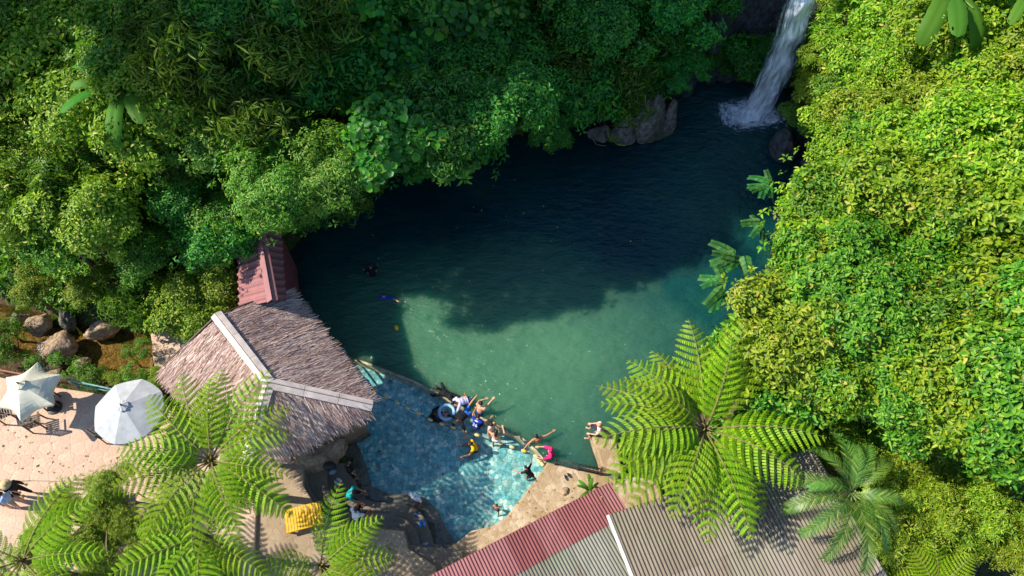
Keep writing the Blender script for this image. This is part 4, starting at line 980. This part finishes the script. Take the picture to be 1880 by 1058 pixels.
def yellow_bench():
    c = P(557,949,1.4); a, b = P(521,940,1.4), P(588,922,1.4); d = P(539,978,1.4); u = (b-a); v = (d-a); L, W = u.length, v.length*.95
    o = empty('slatted_bench', (c.x, c.y, .95), math.atan2(u.y, u.x), label='bright yellow slatted bench between the two tree ferns', cat='bench'); n = 13; m = MB()
    for k in range(n): m.bar((-L/2+L*(k+.5)/n, -W/2, .43), (-L/2+L*(k+.5)/n, W/2, .43), L/n*.72, .025)
    m.build('slats', M['yellow_paint'], o); m = MB()
    for s in (-1, 1): m.bar((-L/2, s*W*.47, .40), (L/2, s*W*.47, .40), .06, .06)
    m.bar((-L/2-.02, 0, .40), (L/2+.02, 0, .40), .05, .05); m.build('frame', M['yellow_paint'], o)
    for s in (-1, 1):
        for e in (-1, 1): MB().box((s*L*.44, e*W*.42, .185), (.06, .06, .37)).build('leg', M['yellow_paint'], o)
yellow_bench()
# low wall and railing between plaza and stream
def railing(name, pts, z, h, mat, label, pick, rails, rad=.022, cat='railing'):
    c = pts[0]; o = empty(name, (c.x, c.y, z), 0, label=label, cat=cat); pts = [Vector((p.x-c.x, p.y-c.y, 0)) for p in pts]; m = MB(); q = MB(); w = MB()
    for a, b in zip(pts[:-1], pts[1:]):
        pass
        n = max(1, round((b-a).length/pick))
        for k in range(1, n): w.tube([a.lerp(b, k/n)+Vector((0, 0, rails[-1]*h)), a.lerp(b, k/n)+Vector((0, 0, h))], rad*.5, 5)
    for p in pts: MB().tube([p, p+Vector((0, 0, h+.03))], rad*1.4, 8).build('post', mat, o, smooth=True)
    for hh in rails: MB().tube([p+Vector((0, 0, hh*h)) for p in pts], rad, 6).build('rail', mat, o, smooth=True)
    if w.v: w.build('pickets', mat, o)
    return o
railing('guard_rail', [P(146,712,1.2), P(215,727,1.2), P(262,736,1.2), P(312,746,1.2)], 1.2, .75, M['teal_metal'], 'teal painted pipe railing along the plaza edge behind the grey umbrella', 9, (1, .5), .035)
railing('guard_rail', [P(-60,678,1.2), P(20,692,1.2), P(84,704,1.2), P(144,712,1.2)], 1.2, .62, plain('rust_red_wood', (.3,.13,.07), .7), 'rust-red wooden rail along the plaza edge behind the cream umbrella', 9, (1, .5), .04)
railing('iron_railing', [P(1019,853,.5), P(1060,863,.5), P(1101,872,.5)], .5, .72, M['black_metal'], 'black iron railing with thin pickets on the deck at the deep pool', .14, (1, .12), .022)
lg = P2([(1087,795),(1099,787),(1128,792),(1142,868),(1104,856)], .75)
flat(lg, -1.3, .75, 'stone_ledge', M['deck'], None, .05, .03, label='stone ledge at the deep water under the left fronds of the largest tree fern', cat='ledge')
# float line across the shallow end
def float_line():
    pt = [(655,700),(662,707),(685,716),(708,729),(729,740),(748,750),(768,759),(790,771),(811,779),(832,785),(853,792),(876,799),(918,814),(940,821),(962,828),(984,838),(990,846),(996,853)]
    w = [P(a, b, .02) for a, b in pt]; o = empty('float_line', w[0], 0, label='rope of pale yellow floats separating the tiled shallow end', cat='float line'); c = w[0]; m = MB()
    m.tube([p-c-Vector((0, 0, .02)) for p in w], .014, 5); m.build('rope', M['rope'], o)
    for k, (p, q) in enumerate(zip(w[1:], w[:-1])):
        if k in (0,): continue
        d = (p-q).normalized(); r = .06; b = MB(); b.tube([p-c+d*x for x in (-.105, -.085, -.04, .04, .085, .105)], [.02, r*.75, r, r, r*.75, .02], 10)
        b.build('float', M['float2'] if k in (1, 13) else M['float'], o, smooth=True)
float_line()
def buoy(px, py, label):
    o = empty('buoy', P(px, py, .03), .5, label=label, cat='buoy'); m = MB(); m.ball((0, 0, 0), (.09, .13, .08), 12, 8); m.build('shell', M['float2'], o, smooth=True); MB().tube([(0,.11,.02),(0,.17,.03)], .014, 6).build('loop', M['rope'], o)
buoy(728,602,'small yellow buoy floating alone in the deep green water')
# floating leaves and sticks
def stick(px, py, z, pts, r, label):
    c = P(px, py, z); o = empty('branch', c, 0, label=label, cat='branch'); m = MB(); m.tube(pts, list(np.linspace(r, r*.4, len(pts))), 6); m.build('wood', plain('bare_wood', (.3,.2,.14), .8), o, smooth=True)
stick(1098,266,.06,[(-.35,.35,.25),(-.1,.02,.02),(.15,-.05,0),(.4,-.08,.02)],.03,'bare curved branch sticking out of the dark water left of the grey rocks')
stick(196,1015,3.4,[(0,0,0),(-.05,.3,.1),(-.1,.62,.15)],.025,'bare dry twig standing out of the small-leaved shrubs at the bottom')
# things lying about
def shoe_pair(px, py, z, rz, mat, label, kind='sandals', sole=.25):
    o = empty(kind, P(px, py, z), rz, label=label, cat='shoes'); 
    for s in (-1, 1):
        m = MB(); n = 14; top = []
        for k in range(n):
            a = 2*math.pi*k/n; w = .048*(1-.18*math.cos(a)) if math.cos(a) < 0 else .052; top.append((s*.075+w*math.sin(a), sole/2*math.cos(a)))
        m.prism(top, 0, .022); sl = m.build('sole', mat, o, bevel=0); sl.rotation_euler = (0, 0, s*.14)
        b = MB(); b.tube([(s*.075-.045, .03, .02), (s*.075-.02, .05, .06), (s*.075+.02, .05, .06), (s*.075+.045, .03, .02)], .012, 6); b.build('strap', mat, sl)
blk = plain('black_rubber', (.03,.03,.035), .6); blu = plain('blue_rubber', (.05,.25,.7), .5); wht = plain('pale_rubber', (.6,.6,.58), .6)
shoe_pair(1043,876,.5,.6,blk,'pair of black sandals lying on the stone deck'); shoe_pair(775,962,.2,.2,blu,'pair of blue flip-flops on the lower curved step'); shoe_pair(766,945,.52,1.2,plain('navy_rubber', (.04,.09,.22), .6),'pair of dark blue sandals on the upper curved step')
shoe_pair(621,885,.52,.9,wht,'pair of pale sandals on the step beside the person in teal'); shoe_pair(781,1003,.2,1.7,plain('grey_rubber', (.35,.35,.36), .6),'pair of grey sandals at the lower end of the curved steps')
def bag(px, py, z, mat, label, s=1.0, rz=0):
    o = empty('bag', P(px, py, z), rz, label=label, cat='bag'); bm = bmesh.new(); bmesh.ops.create_icosphere(bm, subdivisions=3, radius=1)
    for v in bm.verts:
        d = v.co.copy(); k = 1+.18*mnoise.noise(d*1.7+Vector((px, 0, 0))); v.co = Vector((d.x*.24*k, d.y*.15*k, (d.z*.16*k+.14)*(1 if d.z > -.6 else .7)))*s
    me = bpy.data.meshes.new('body'); bm.to_mesh(me); bm.free(); me.polygons.foreach_set("use_smooth", [True]*len(me.polygons)); me.materials.append(mat); link('body', me, o)
    MB().tube([(-.14*s, 0, .26*s), (-.08*s, .02, .38*s), (.08*s, .02, .38*s), (.14*s, 0, .26*s)], .012, 6).build('handle', mat, o, smooth=True)
bag(607,858,.84,blk,'dark bag in the shade at the cottage corner beside the steps'); bag(612,868,.84,plain('grey_blue_cloth', (.2,.24,.32), .8),'small grey-blue bag in front of the dark bag', .6, .5)
# cloth canopy corner showing behind the small-leaved shrub
def awning():
    pts = [P(a, b, z) for a, b, z in ((196,915,2.2),(224,925,2.35),(252,905,2.3),(240,955,1.9),(224,948,2.0))]; c = pts[0]
    o = empty('shade_cloth', (c.x, c.y, 1.2), 0, label='small faded pink shade cloth behind the tall tip of the small-leaved shrub', cat='shade cloth'); off = o.location
    m = MB(); q = [p-off for p in pts]; m.add(q+[p-Vector((0,0,.012)) for p in q], [(0,1,2),(1,4,3),(1,3,2),(0,4,1),(7,6,5),(8,9,6),(8,6,7)]); m.build('cloth', plain('faded_pink_cloth', (.5,.36,.36), .85), o)
    for k in (0, 2, 3): MB().tube([(q[k].x, q[k].y, 0), (q[k].x, q[k].y, q[k].z)], .02, 6).build('pole', M['darkwood'], o)
awning()
# ------------------------------------------------------------------ people
SK = {'tan': plain('tan_skin', (.42,.21,.12), .5, .06, 8, .3), 'light': plain('light_skin', (.58,.32,.2), .5, .06, 8, .3), 'brown': plain('brown_skin', (.27,.125,.07), .5, .06, 8, .3)}
EYE = plain('eye_dark', (.02,.015,.015), .3); LIP = plain('lip', (.4,.12,.1), .5)
HAIR = plain('black_hair', (.012,.01,.01), .5, .2, 20); HAIRB = plain('brown_hair', (.06,.03,.02), .5, .2, 20)
_cloth = {}
def cloth(name, col):
    if name not in _cloth: _cloth[name] = plain(name, col, .8, .1, 7, .2)
    return _cloth[name]
def nv(v): return Vector(v).normalized()
class Blob:
    """closed capsules and ellipsoids that are remeshed into one continuous skin"""
    def __init__(s): s.m = MB()
    def cap(s, a, b, ra, rb, n=10):
        a, b = Vector(a), Vector(b); d = (b-a); L = d.length; d = d.normalized() if L > 1e-6 else Vector((0, 0, 1))
        q = d.to_track_quat('Z', 'Y').to_matrix(); V = []; rings = []
        for t in (-90, -60, -30, 0): rings.append((ra*math.sin(R(t)), ra*max(.02, math.cos(R(t))), a))
        for t in (0, 30, 60, 90): rings.append((rb*math.sin(R(t)), rb*max(.02, math.cos(R(t))), b))
        for h, r, c in rings:
            for k in range(n): V.append(c+q @ Vector((r*math.cos(6.2832*k/n), r*math.sin(6.2832*k/n), h)))
        F = [(i*n+k, i*n+(k+1) % n, (i+1)*n+(k+1) % n, (i+1)*n+k) for i in range(7) for k in range(n)]
        F += [tuple(range(n))[::-1], tuple(range(7*n, 8*n))]; s.m.add(V, F); return s
    def ell(s, c, r, rot):
        t = MB().ball((0, 0, 0), r, 14, 10); f = []
        s.m.add([rot @ Vector(p)+Vector(c) for p in t.v], [tuple(dict.fromkeys(x)) for x in t.f]); return s
    def obj(s, name, mats, parent, voxel, smooth=3):
        bm = bmesh.new(); me = bpy.data.meshes.new(name); me.from_pydata(s.m.v, [], s.m.f); bm.from_mesh(me)
        bmesh.ops.remove_doubles(bm, verts=bm.verts[:], dist=1e-5); bm.to_mesh(me); bm.free()
        for m in mats: me.materials.append(m)
        o = link(name, me, parent); r = o.modifiers.new('r', 'REMESH'); r.mode = 'VOXEL'; r.voxel_size = voxel; r.use_smooth_shade = True
        q = o.modifiers.new('s', 'SMOOTH'); q.factor = .5; q.iterations = smooth; BAKE.append(o); return o
BAKE = []
def basis(zv, yv):
    z = nv(zv); x = nv(Vector(yv).cross(z)); y = z.cross(x); return Matrix((x, y, z)).transposed()
STAND = dict(aL=((-.25,.05,-1),(-.1,.3,-1)), aR=((.25,.05,-1),(.1,.3,-1)), lL=((-.1,.05,-1),(-.05,-.08,-1)), lR=((.1,.05,-1),(.05,-.08,-1)))
SIT = dict(aL=((-.25,.4,-1),(.1,.9,-.3)), aR=((.25,.4,-1),(-.1,.9,-.3)), lL=((-.25,1,-.05),(-.05,.15,-1)), lR=((.25,1,-.05),(.05,.15,-1)))
SOAK = dict(aL=((-.5,.6,-.5),(-.1,1,.0)), aR=((.5,.6,-.5),(.1,1,0)), lL=((-.3,1,.35),(-.1,.6,-.9)), lR=((.3,1,.35),(.1,.6,-.9)))
def person(label, px, py, z, yaw, pose, lean=5, side=0, s=1.0, skin='tan', shirt=None, sleeve=.6, bottom=None, bl=.5, hair='short', hairm=None, nod=0, number=None, over=None, yawh=0, group='people at the pool'):
    s = s*.9
    o = empty('person', P(px, py, z), R(yaw), label=label, cat='person', group=group); o.scale = (s, s, s)
    ps = dict(pose); ps.update(over or {}); B = Blob(); sp = Matrix.Rotation(R(side), 3, 'Y') @ Matrix.Rotation(-R(lean), 3, 'X') @ Vector((0, 0, 1))
    fwd = Matrix.Rotation(R(side), 3, 'Y') @ Matrix.Rotation(-R(lean), 3, 'X') @ Vector((0, 1, 0)); T = basis(sp, fwd); sx = T @ Vector((1, 0, 0))
    p0 = Vector((0, 0, 0)); nb = sp*.50; hd = nv(Matrix.Rotation(-R(nod), 3, sx) @ sp if nod else sp); hc = nb+sp*.05+hd*.15; H = Matrix.Rotation(R(yawh), 3, hd) @ basis(hd, Matrix.Rotation(-R(nod), 3, sx) @ fwd if nod else fwd)
    tor = [(p0-sp*.02, (.165,.115,.11)), (sp*.12, (.145,.1,.12)), (sp*.27, (.165,.112,.14)), (sp*.39, (.175,.1,.1))]
    for c, r in tor: B.ell(c, r, T)
    B.cap(nb-sp*.06, nb+sp*.06, .055, .05)
    # head: skull, jaw, nose, brow, lips, ears
    h = lambda x, y, zz: hc+H @ Vector((x, y, zz))
    B.ell(h(0, -.012, .02), (.074,.092,.092), H); B.ell(h(0, .022, -.045), (.056,.066,.066), H); B.cap(h(0, .088, .0), h(0, .104, -.028), .011, .016); B.cap(h(-.035, .076, .022), h(.035, .076, .022), .014, .014)
    B.cap(h(-.02, .082, -.062), h(.02, .082, -.062), .01, .01); B.ell(h(0, .062, -.095), (.03,.028,.024), H)
    for e in (-1, 1): B.ell(h(e*.076, -.008, -.008), (.013,.024,.034), H)
    feat = [(h(e*.032, .08, .004), .014, 1) for e in (-1, 1)]+[(h(x, .09, -.062), .014, 2) for x in (-.014, 0, .014)]
    limb = {}
    for nm, e in (('L', -1), ('R', 1)):
        u, f = [nv(x) for x in ps['a'+nm]]; sh = nb-sp*.055+sx*e*.185; el = sh+u*.285; wr = el+f*.25
        B.cap(nb-sp*.05+sx*e*.08, sh, .06, .062); B.cap(sh, el, .053, .042); B.cap(el, wr, .042, .028); limb['a'+nm] = (sh, el, wr)
        side_ = nv(f.cross(Vector((0, 0, 1)))) if abs(f.z) < .9 else nv(sx-f*sx.dot(f)); pn = side_.cross(f)
        pm = wr+f*.05; B.ell(pm, (.04,.052,.017), Matrix((side_, f, pn)).transposed())
        for q, (off, ln) in enumerate(((-.034,.068),(-.0115,.08),(.0115,.076),(.034,.058))):
            a = wr+f*.088+side_*off; b = a+(f+side_*off*3-pn*.12)*ln*.55; c = b+(f+side_*off*3-pn*.45)*ln*.5; B.cap(a-f*.02, b, .0098, .009, 7); B.cap(b, c, .009, .0078, 7)
        a = wr+f*.035+side_*-.036*1; b = a+(f*.6-side_*.8)*.045; B.cap(a+side_*.012, b, .0125, .011, 7); B.cap(b, b+(f*.9-side_*.35)*.034, .011, .0085, 7)
        t_, c_ = [nv(x) for x in ps['l'+nm]]; hp = p0+T @ Vector((e*.09, 0, -.05)); kn = hp+t_*.42; an = kn+c_*.40
        B.cap(hp, kn, .088, .056); B.cap(kn, kn.lerp(an, .35), .055, .056); B.cap(kn.lerp(an, .3), an, .055, .036); limb['l'+nm] = (hp, kn, an)
        ff = nv(Vector((0, 1, 0))-c_*c_.y*.9+Vector((e*.15, 0, 0))); ff = nv(ff-c_*ff.dot(c_)) if abs(ff.dot(c_)) < .95 else nv(Vector((0, 1, .1)))
        ft = an+c_*.055; B.cap(an, ft-ff*.03, .036, .034); B.cap(ft-ff*.035, ft+ff*.13+c_*.012, .036, .026); B.cap(ft+ff*.11+c_*.012+sx*.02, ft+ff*.175+c_*.016+sx*.015, .022, .016); B.cap(ft+ff*.11+c_*.014-sx*.02, ft+ff*.16+c_*.016-sx*.02, .022, .014)
    b = B.obj('body', [SK[skin], EYE, LIP], o, .0095*max(1, .8/s)); b['_'] = 0; del b['_']; FEAT[b.name] = feat
    if shirt:
        g = Blob(); k = .016
        for c, r in (tor if sleeve >= 0 else tor[1:]): g.ell(c, tuple(x+k for x in r), T)
        for nm, e in (('L', -1), ('R', 1)):
            sh, el, wr = limb['a'+nm]
            if sleeve > 0:
                g.cap(nb-sp*.05+sx*e*.07, sh, .072, .08); w = min(1, sleeve); g.cap(sh, sh.lerp(el, w), .072, .066)
                if sleeve > 1: g.cap(el, el.lerp(wr, sleeve-1), .06, .046)
            else: g.cap(nb-sp*.02+sx*e*.10, nb-sp*.2+sx*e*.11, .045, .07)
        so_ = g.obj('shirt', [shirt], o, .015)
        if number:
            cu = bpy.data.curves.new('number', 'FONT'); cu.body = number; cu.size = .24; cu.extrude = .004; cu.align_x = 'CENTER'; cu.align_y = 'CENTER'; tmp = bpy.data.objects.new('number', cu); C.objects.link(tmp)
            bpy.context.view_layer.update(); me = bpy.data.meshes.new_from_object(tmp.evaluated_get(bpy.context.evaluated_depsgraph_get())); C.objects.unlink(tmp); me.materials.clear(); me.materials.append(cloth('white_print', (.85,.85,.85)))
            nt = link('number', me, so_); X = -sx; nt.matrix_local = Matrix.Translation(sp*.25-fwd*.139) @ Matrix((-X*-1 if False else sx, sp, -fwd)).transposed().to_4x4()
            yk = Blob(); yk.ell(sp*.435-fwd*.01, (.15,.098,.06), T); yk.obj('shoulder_band', [cloth('pale_blue_cloth', (.5,.6,.85))], so_, .014)
    if bottom:
        g = Blob(); g.ell(tor[0][0], (.182,.132,.12), T)
        for nm in 'LR':
            hp, kn, an = limb['l'+nm]; w = min(1, bl); g.cap(hp, hp.lerp(kn, w), .104, .1-.03*w)
            if bl > 1: g.cap(kn, kn.lerp(an, bl-1), .07, .055)
        g.obj('trousers' if bl > 1.2 else 'shorts', [bottom], o, .015)
    hm = hairm or HAIR
    if hair == 'hat':
        ht = MB(); zz = [(.0, .2), (.005, .2), (.02, .11), (.09, .095), (.12, .06)]; pts = [h(0, -.01, .065)+hd*a for a, _ in zz]; ht.tube(pts, [r_ for _, r_ in zz], 24); ht.build('straw_hat', cloth('straw', (.5,.36,.2)), o, smooth=True)
        hair = 'short'
    if hair:
        g = Blob(); g.ell(h(0, -.022, .032), (.083,.096,.093), H)
        if hair == 'long': g.cap(h(0, -.075, .0), h(0, -.1, -.16), .075, .06); g.cap(h(0, -.1, -.15), h(0, -.1, -.26), .06, .03)
        if hair == 'bun': g.ell(h(0, -.08, .1), (.04,.04,.04), H)
        g.obj('cap' if hair == 'cap' else 'hair', [hm], o, .013)
    return o
FEAT = {}
blk_c = cloth('black_cloth', (.012,.012,.016)); navy = cloth('navy_cloth', (.02,.04,.16)); wht_c = cloth('white_cloth', (.78,.77,.8)); lav = cloth('lavender_white_cloth', (.55,.56,.85))
person('swimmer in black with dark hair, upper of the two in the deep water', 687,512,-.12,20,SOAK,lean=55,shirt=blk_c,bottom=blk_c,nod=-30)
person('swimmer in a blue shirt stretching one arm sideways in the deep water', 709,552,-.36,172,STAND,lean=8,skin='light',shirt=cloth('royal_blue_cloth', (.02,.06,.5)),sleeve=.7,bottom=blk_c,hair='short',hairm=HAIRB,over=dict(aL=((-1,.1,.15) if False else (-1,.15,-.1),(-1,.5,.3)),aR=((.5,.5,-.8),(.1,1,-.4))))
person('person in black lying over the pool rim with bare feet raised', 826,727,.02,62,STAND,lean=84,nod=-25,shirt=blk_c,sleeve=1.6,bottom=blk_c,bl=1.0,hair='long',over=dict(lL=((-.15,-1,-.1),(-.1,-.45,.9)),lR=((.15,-1,-.1),(.15,-.6,.8)),aL=((-.5,.8,-.4),(.1,1,-.2)),aR=((.6,.7,-.4),(-.1,1,-.2))))
person('person in black sitting in the shallow water holding the small child', 792,768,-.28,-80,SOAK,lean=22,shirt=blk_c,sleeve=1.4,bottom=blk_c,bl=1.4,hair='long')
person('small child in pink inside the pale blue swim ring', 819,764,-.22,120,SIT,lean=2,s=.6,skin='light',shirt=cloth('pink_cloth', (.7,.2,.3)),sleeve=.5,bottom=cloth('orange_cloth', (.75,.3,.08)))
person('person in a lavender-white shirt bending forward in the shaded shallow water', 858,735,.18,112,STAND,lean=68,nod=-15,shirt=lav,sleeve=.9,bottom=navy,bl=.8,over=dict(aL=((-.3,.5,-1),(-.1,.6,-1)),aR=((.3,.5,-1),(.1,.6,-1))))
person('person in black top and blue shorts floating on the back with one leg raised', 855,760,-.02,-42,STAND,lean=-74,shirt=blk_c,sleeve=1.3,bottom=cloth('bright_blue_cloth', (.03,.16,.6)),bl=.75,over=dict(aL=((-.9,-.4,-.1),(-.6,-.8,-.1)),aR=((.9,-.4,-.1),(.7,-.6,-.1)),lL=((-.05,.9,.55),(0,1,.35)),lR=((.15,1,-.3),(.1,.9,-.5))))
person('bare-chested swimmer at the rim pointing far out over the deep water', 880,757,.10,-38,STAND,lean=14,skin='light',bottom=navy,over=dict(aR=((.15,1,.42),(.1,1,.40)),aL=((-.2,.7,-.5),(.6,.9,.0))))
person('person in the blue basketball jersey with number 26 on the back', 873,784,-.16,-30,SOAK,lean=24,shirt=cloth('jersey_blue', (.012,.03,.3)),sleeve=.3,bottom=navy,bl=.9,number='26',over=dict(aR=((.7,.7,-.4),(.2,1,-.1))))
person('woman in a white and black swimsuit with a pink hair clip', 901,789,.16,-125,STAND,lean=6,skin='light',shirt=cloth('white_black_swimsuit', (.6,.55,.58)),sleeve=0,bottom=blk_c,bl=.2,hair='long')
person('woman with bare back and white shorts standing in the shallow water', 911,806,.34,-12,STAND,lean=4,skin='light',bottom=wht_c,bl=.35,hair='long',nod=12,over=dict(aL=((-.5,.5,-.8),(.5,1,-.1)),aR=((.5,.6,-.7),(-.5,1,.1))))
person('person in a yellow jersey sitting in the shallow water', 874,823,-.28,98,SOAK,lean=16,skin='tan',shirt=cloth('yellow_cloth', (.72,.42,.01)),sleeve=.35,bottom=blk_c,bl=.7)
person('bare-backed man standing in the deep water with both arms spread', 989,814,-.18,15,STAND,lean=10,side=-8,skin='tan',bottom=navy,over=dict(aL=((-.75,-.25,-.45),(-.7,-.5,-.1)),aR=((1,.1,.05),(1,.3,.12))))
person('person in a bright pink rash shirt and cap reaching for the float line', 1014,838,-.16,84,STAND,lean=10,skin='light',shirt=cloth('magenta_cloth', (.7,.02,.16)),sleeve=1.1,bottom=blk_c,hair='cap',hairm=cloth('magenta_cloth', (.7,.02,.16)),over=dict(aL=((-.3,1,-.2),(.1,1,-.05)),aR=((.3,1,-.3),(-.1,1,-.05))))
person('child in a black shirt wading bent over in the sunlit shallow corner', 974,872,.06,48,STAND,lean=34,s=.78,nod=-10,shirt=blk_c,sleeve=.7,bottom=blk_c,bl=.5,over=dict(aR=((.8,.2,.6),(.3,.2,1)),aL=((-.5,.6,-.6),(-.2,.9,-.2)),lL=((-.1,.5,-1),(-.05,-.3,-1)),lR=((.1,-.3,-1),(.05,-.4,-1))))
person('small bare-chested boy in dark trunks walking in the sunlit shallow water', 912,934,.0,-15,STAND,lean=4,s=.66,skin='tan',bottom=cloth('dark_purple_cloth', (.06,.03,.1)),bl=.45,over=dict(lL=((-.1,.35,-1),(-.05,-.2,-1)),lR=((.1,-.25,-1),(.05,-.35,-1)),aR=((.25,.4,-1),(0,.8,-.6))))
person('person in white with a pale head towel standing on the lowest pool step', 765,915,.62,150,STAND,lean=6,skin='brown',shirt=wht_c,sleeve=.8,bottom=blk_c,bl=.8,hair='cap',hairm=wht_c,nod=20)
person('person in a teal shirt sitting on the curved steps', 640,908,.66,-100,SIT,lean=26,shirt=cloth('teal_cloth', (.01,.32,.33)),sleeve=.7,bottom=blk_c,bl=1.1,nod=15)
person('person in a white shirt sitting at the top of the curved steps', 653,950,1.2,-38,SIT,lean=14,skin='brown',shirt=wht_c,sleeve=.6,bottom=blk_c,bl=1.0,nod=12,over=dict(aR=((.4,.7,-.7),(.1,1,.3))))
person('person in black standing in the shade under the thatched eave', 641,862,1.02,-60,STAND,lean=5,skin='tan',shirt=blk_c,sleeve=.5,bottom=blk_c,bl=1.6,hair='long')
person('person in black with a wide straw hat walking on the plaza', 27,897,2.06,-115,STAND,lean=10,skin='light',shirt=blk_c,sleeve=1.7,bottom=blk_c,bl=1.75,hair='hat',over=dict(lL=((-.1,.35,-1),(-.05,0,-1)),lR=((.1,-.2,-1),(.05,-.4,-1))))
person('dark-haired person in a light blue shirt beside the straw-hatted person', 17,915,2.02,-100,STAND,lean=10,skin='light',shirt=cloth('light_blue_cloth', (.3,.45,.75)),sleeve=.6,bottom=cloth('grey_cloth', (.3,.28,.27)),bl=1.0,hair='long')
person('person in a blue shirt cut by the left edge of the plaza', -5,914,2.02,-80,STAND,lean=8,skin='light',shirt=cloth('royal_blue_cloth', (.02,.06,.5)),sleeve=.6,bottom=cloth('grey_cloth', (.3,.28,.27)),bl=1.0)
person('dark-haired person in black at the plaza railing by the thatched roof', 322,742,2.05,100,STAND,lean=10,shirt=blk_c,sleeve=.8,bottom=blk_c,bl=1.6)
person('person in pink and white sitting on the stone ledge under the largest tree fern', 1104,792,.84,80,SIT,lean=14,skin='light',shirt=cloth('pink_white_cloth', (.78,.55,.58)),sleeve=.6,bottom=cloth('dark_purple_cloth', (.06,.03,.1)),bl=1.3,hair='cap',hairm=cloth('orange_cloth', (.75,.3,.08)))
def swim_ring(px, py):
    o = empty('swim_ring', P(px, py, .0), 0, label='pale blue swim ring round the small child', cat='swim ring'); V = []; F = []; n, m_ = 32, 10
    for i in range(n):
        a = 2*math.pi*i/n
        for k in range(m_):
            b = 2*math.pi*k/m_; r = .29+.065*math.cos(b); V.append((r*math.cos(a), r*math.sin(a), .065*math.sin(b)))
    for i in range(n):
        for k in range(m_): F.append((i*m_+k, ((i+1) % n)*m_+k, ((i+1) % n)*m_+(k+1) % m_, i*m_+(k+1) % m_))
    link('tube', mesh_np('tube', V, F, plain('pale_blue_vinyl', (.25,.5,.75), .3, .05), True), o); MB().tube([(.36,0,.01),(.4,.02,.03)], [.014,.01], 8).build('valve', cloth('white_cloth', (.78,.77,.8)), o)
swim_ring(820,757)
# turn the remeshed skins into plain meshes
bpy.context.view_layer.update(); dg = bpy.context.evaluated_depsgraph_get()
for o in BAKE:
    me = bpy.data.meshes.new_from_object(o.evaluated_get(dg)); o.modifiers.clear(); mats = [m for m in o.data.materials]; o.data = me; me.name = o.name
    if len(me.materials) < len(mats):
        me.materials.clear()
        for m in mats: me.materials.append(m)
    me.polygons.foreach_set("use_smooth", [True]*len(me.polygons))
    if o.name in FEAT:
        n = len(me.polygons); c = np.zeros(n*3); me.polygons.foreach_get("center", c); c = c.reshape(-1, 3); mi = np.zeros(n, dtype=np.int32)
        for q, r_, k in FEAT[o.name]: mi[np.linalg.norm(c-np.array(q), axis=1) < r_] = k
        me.polygons.foreach_set("material_index", mi)
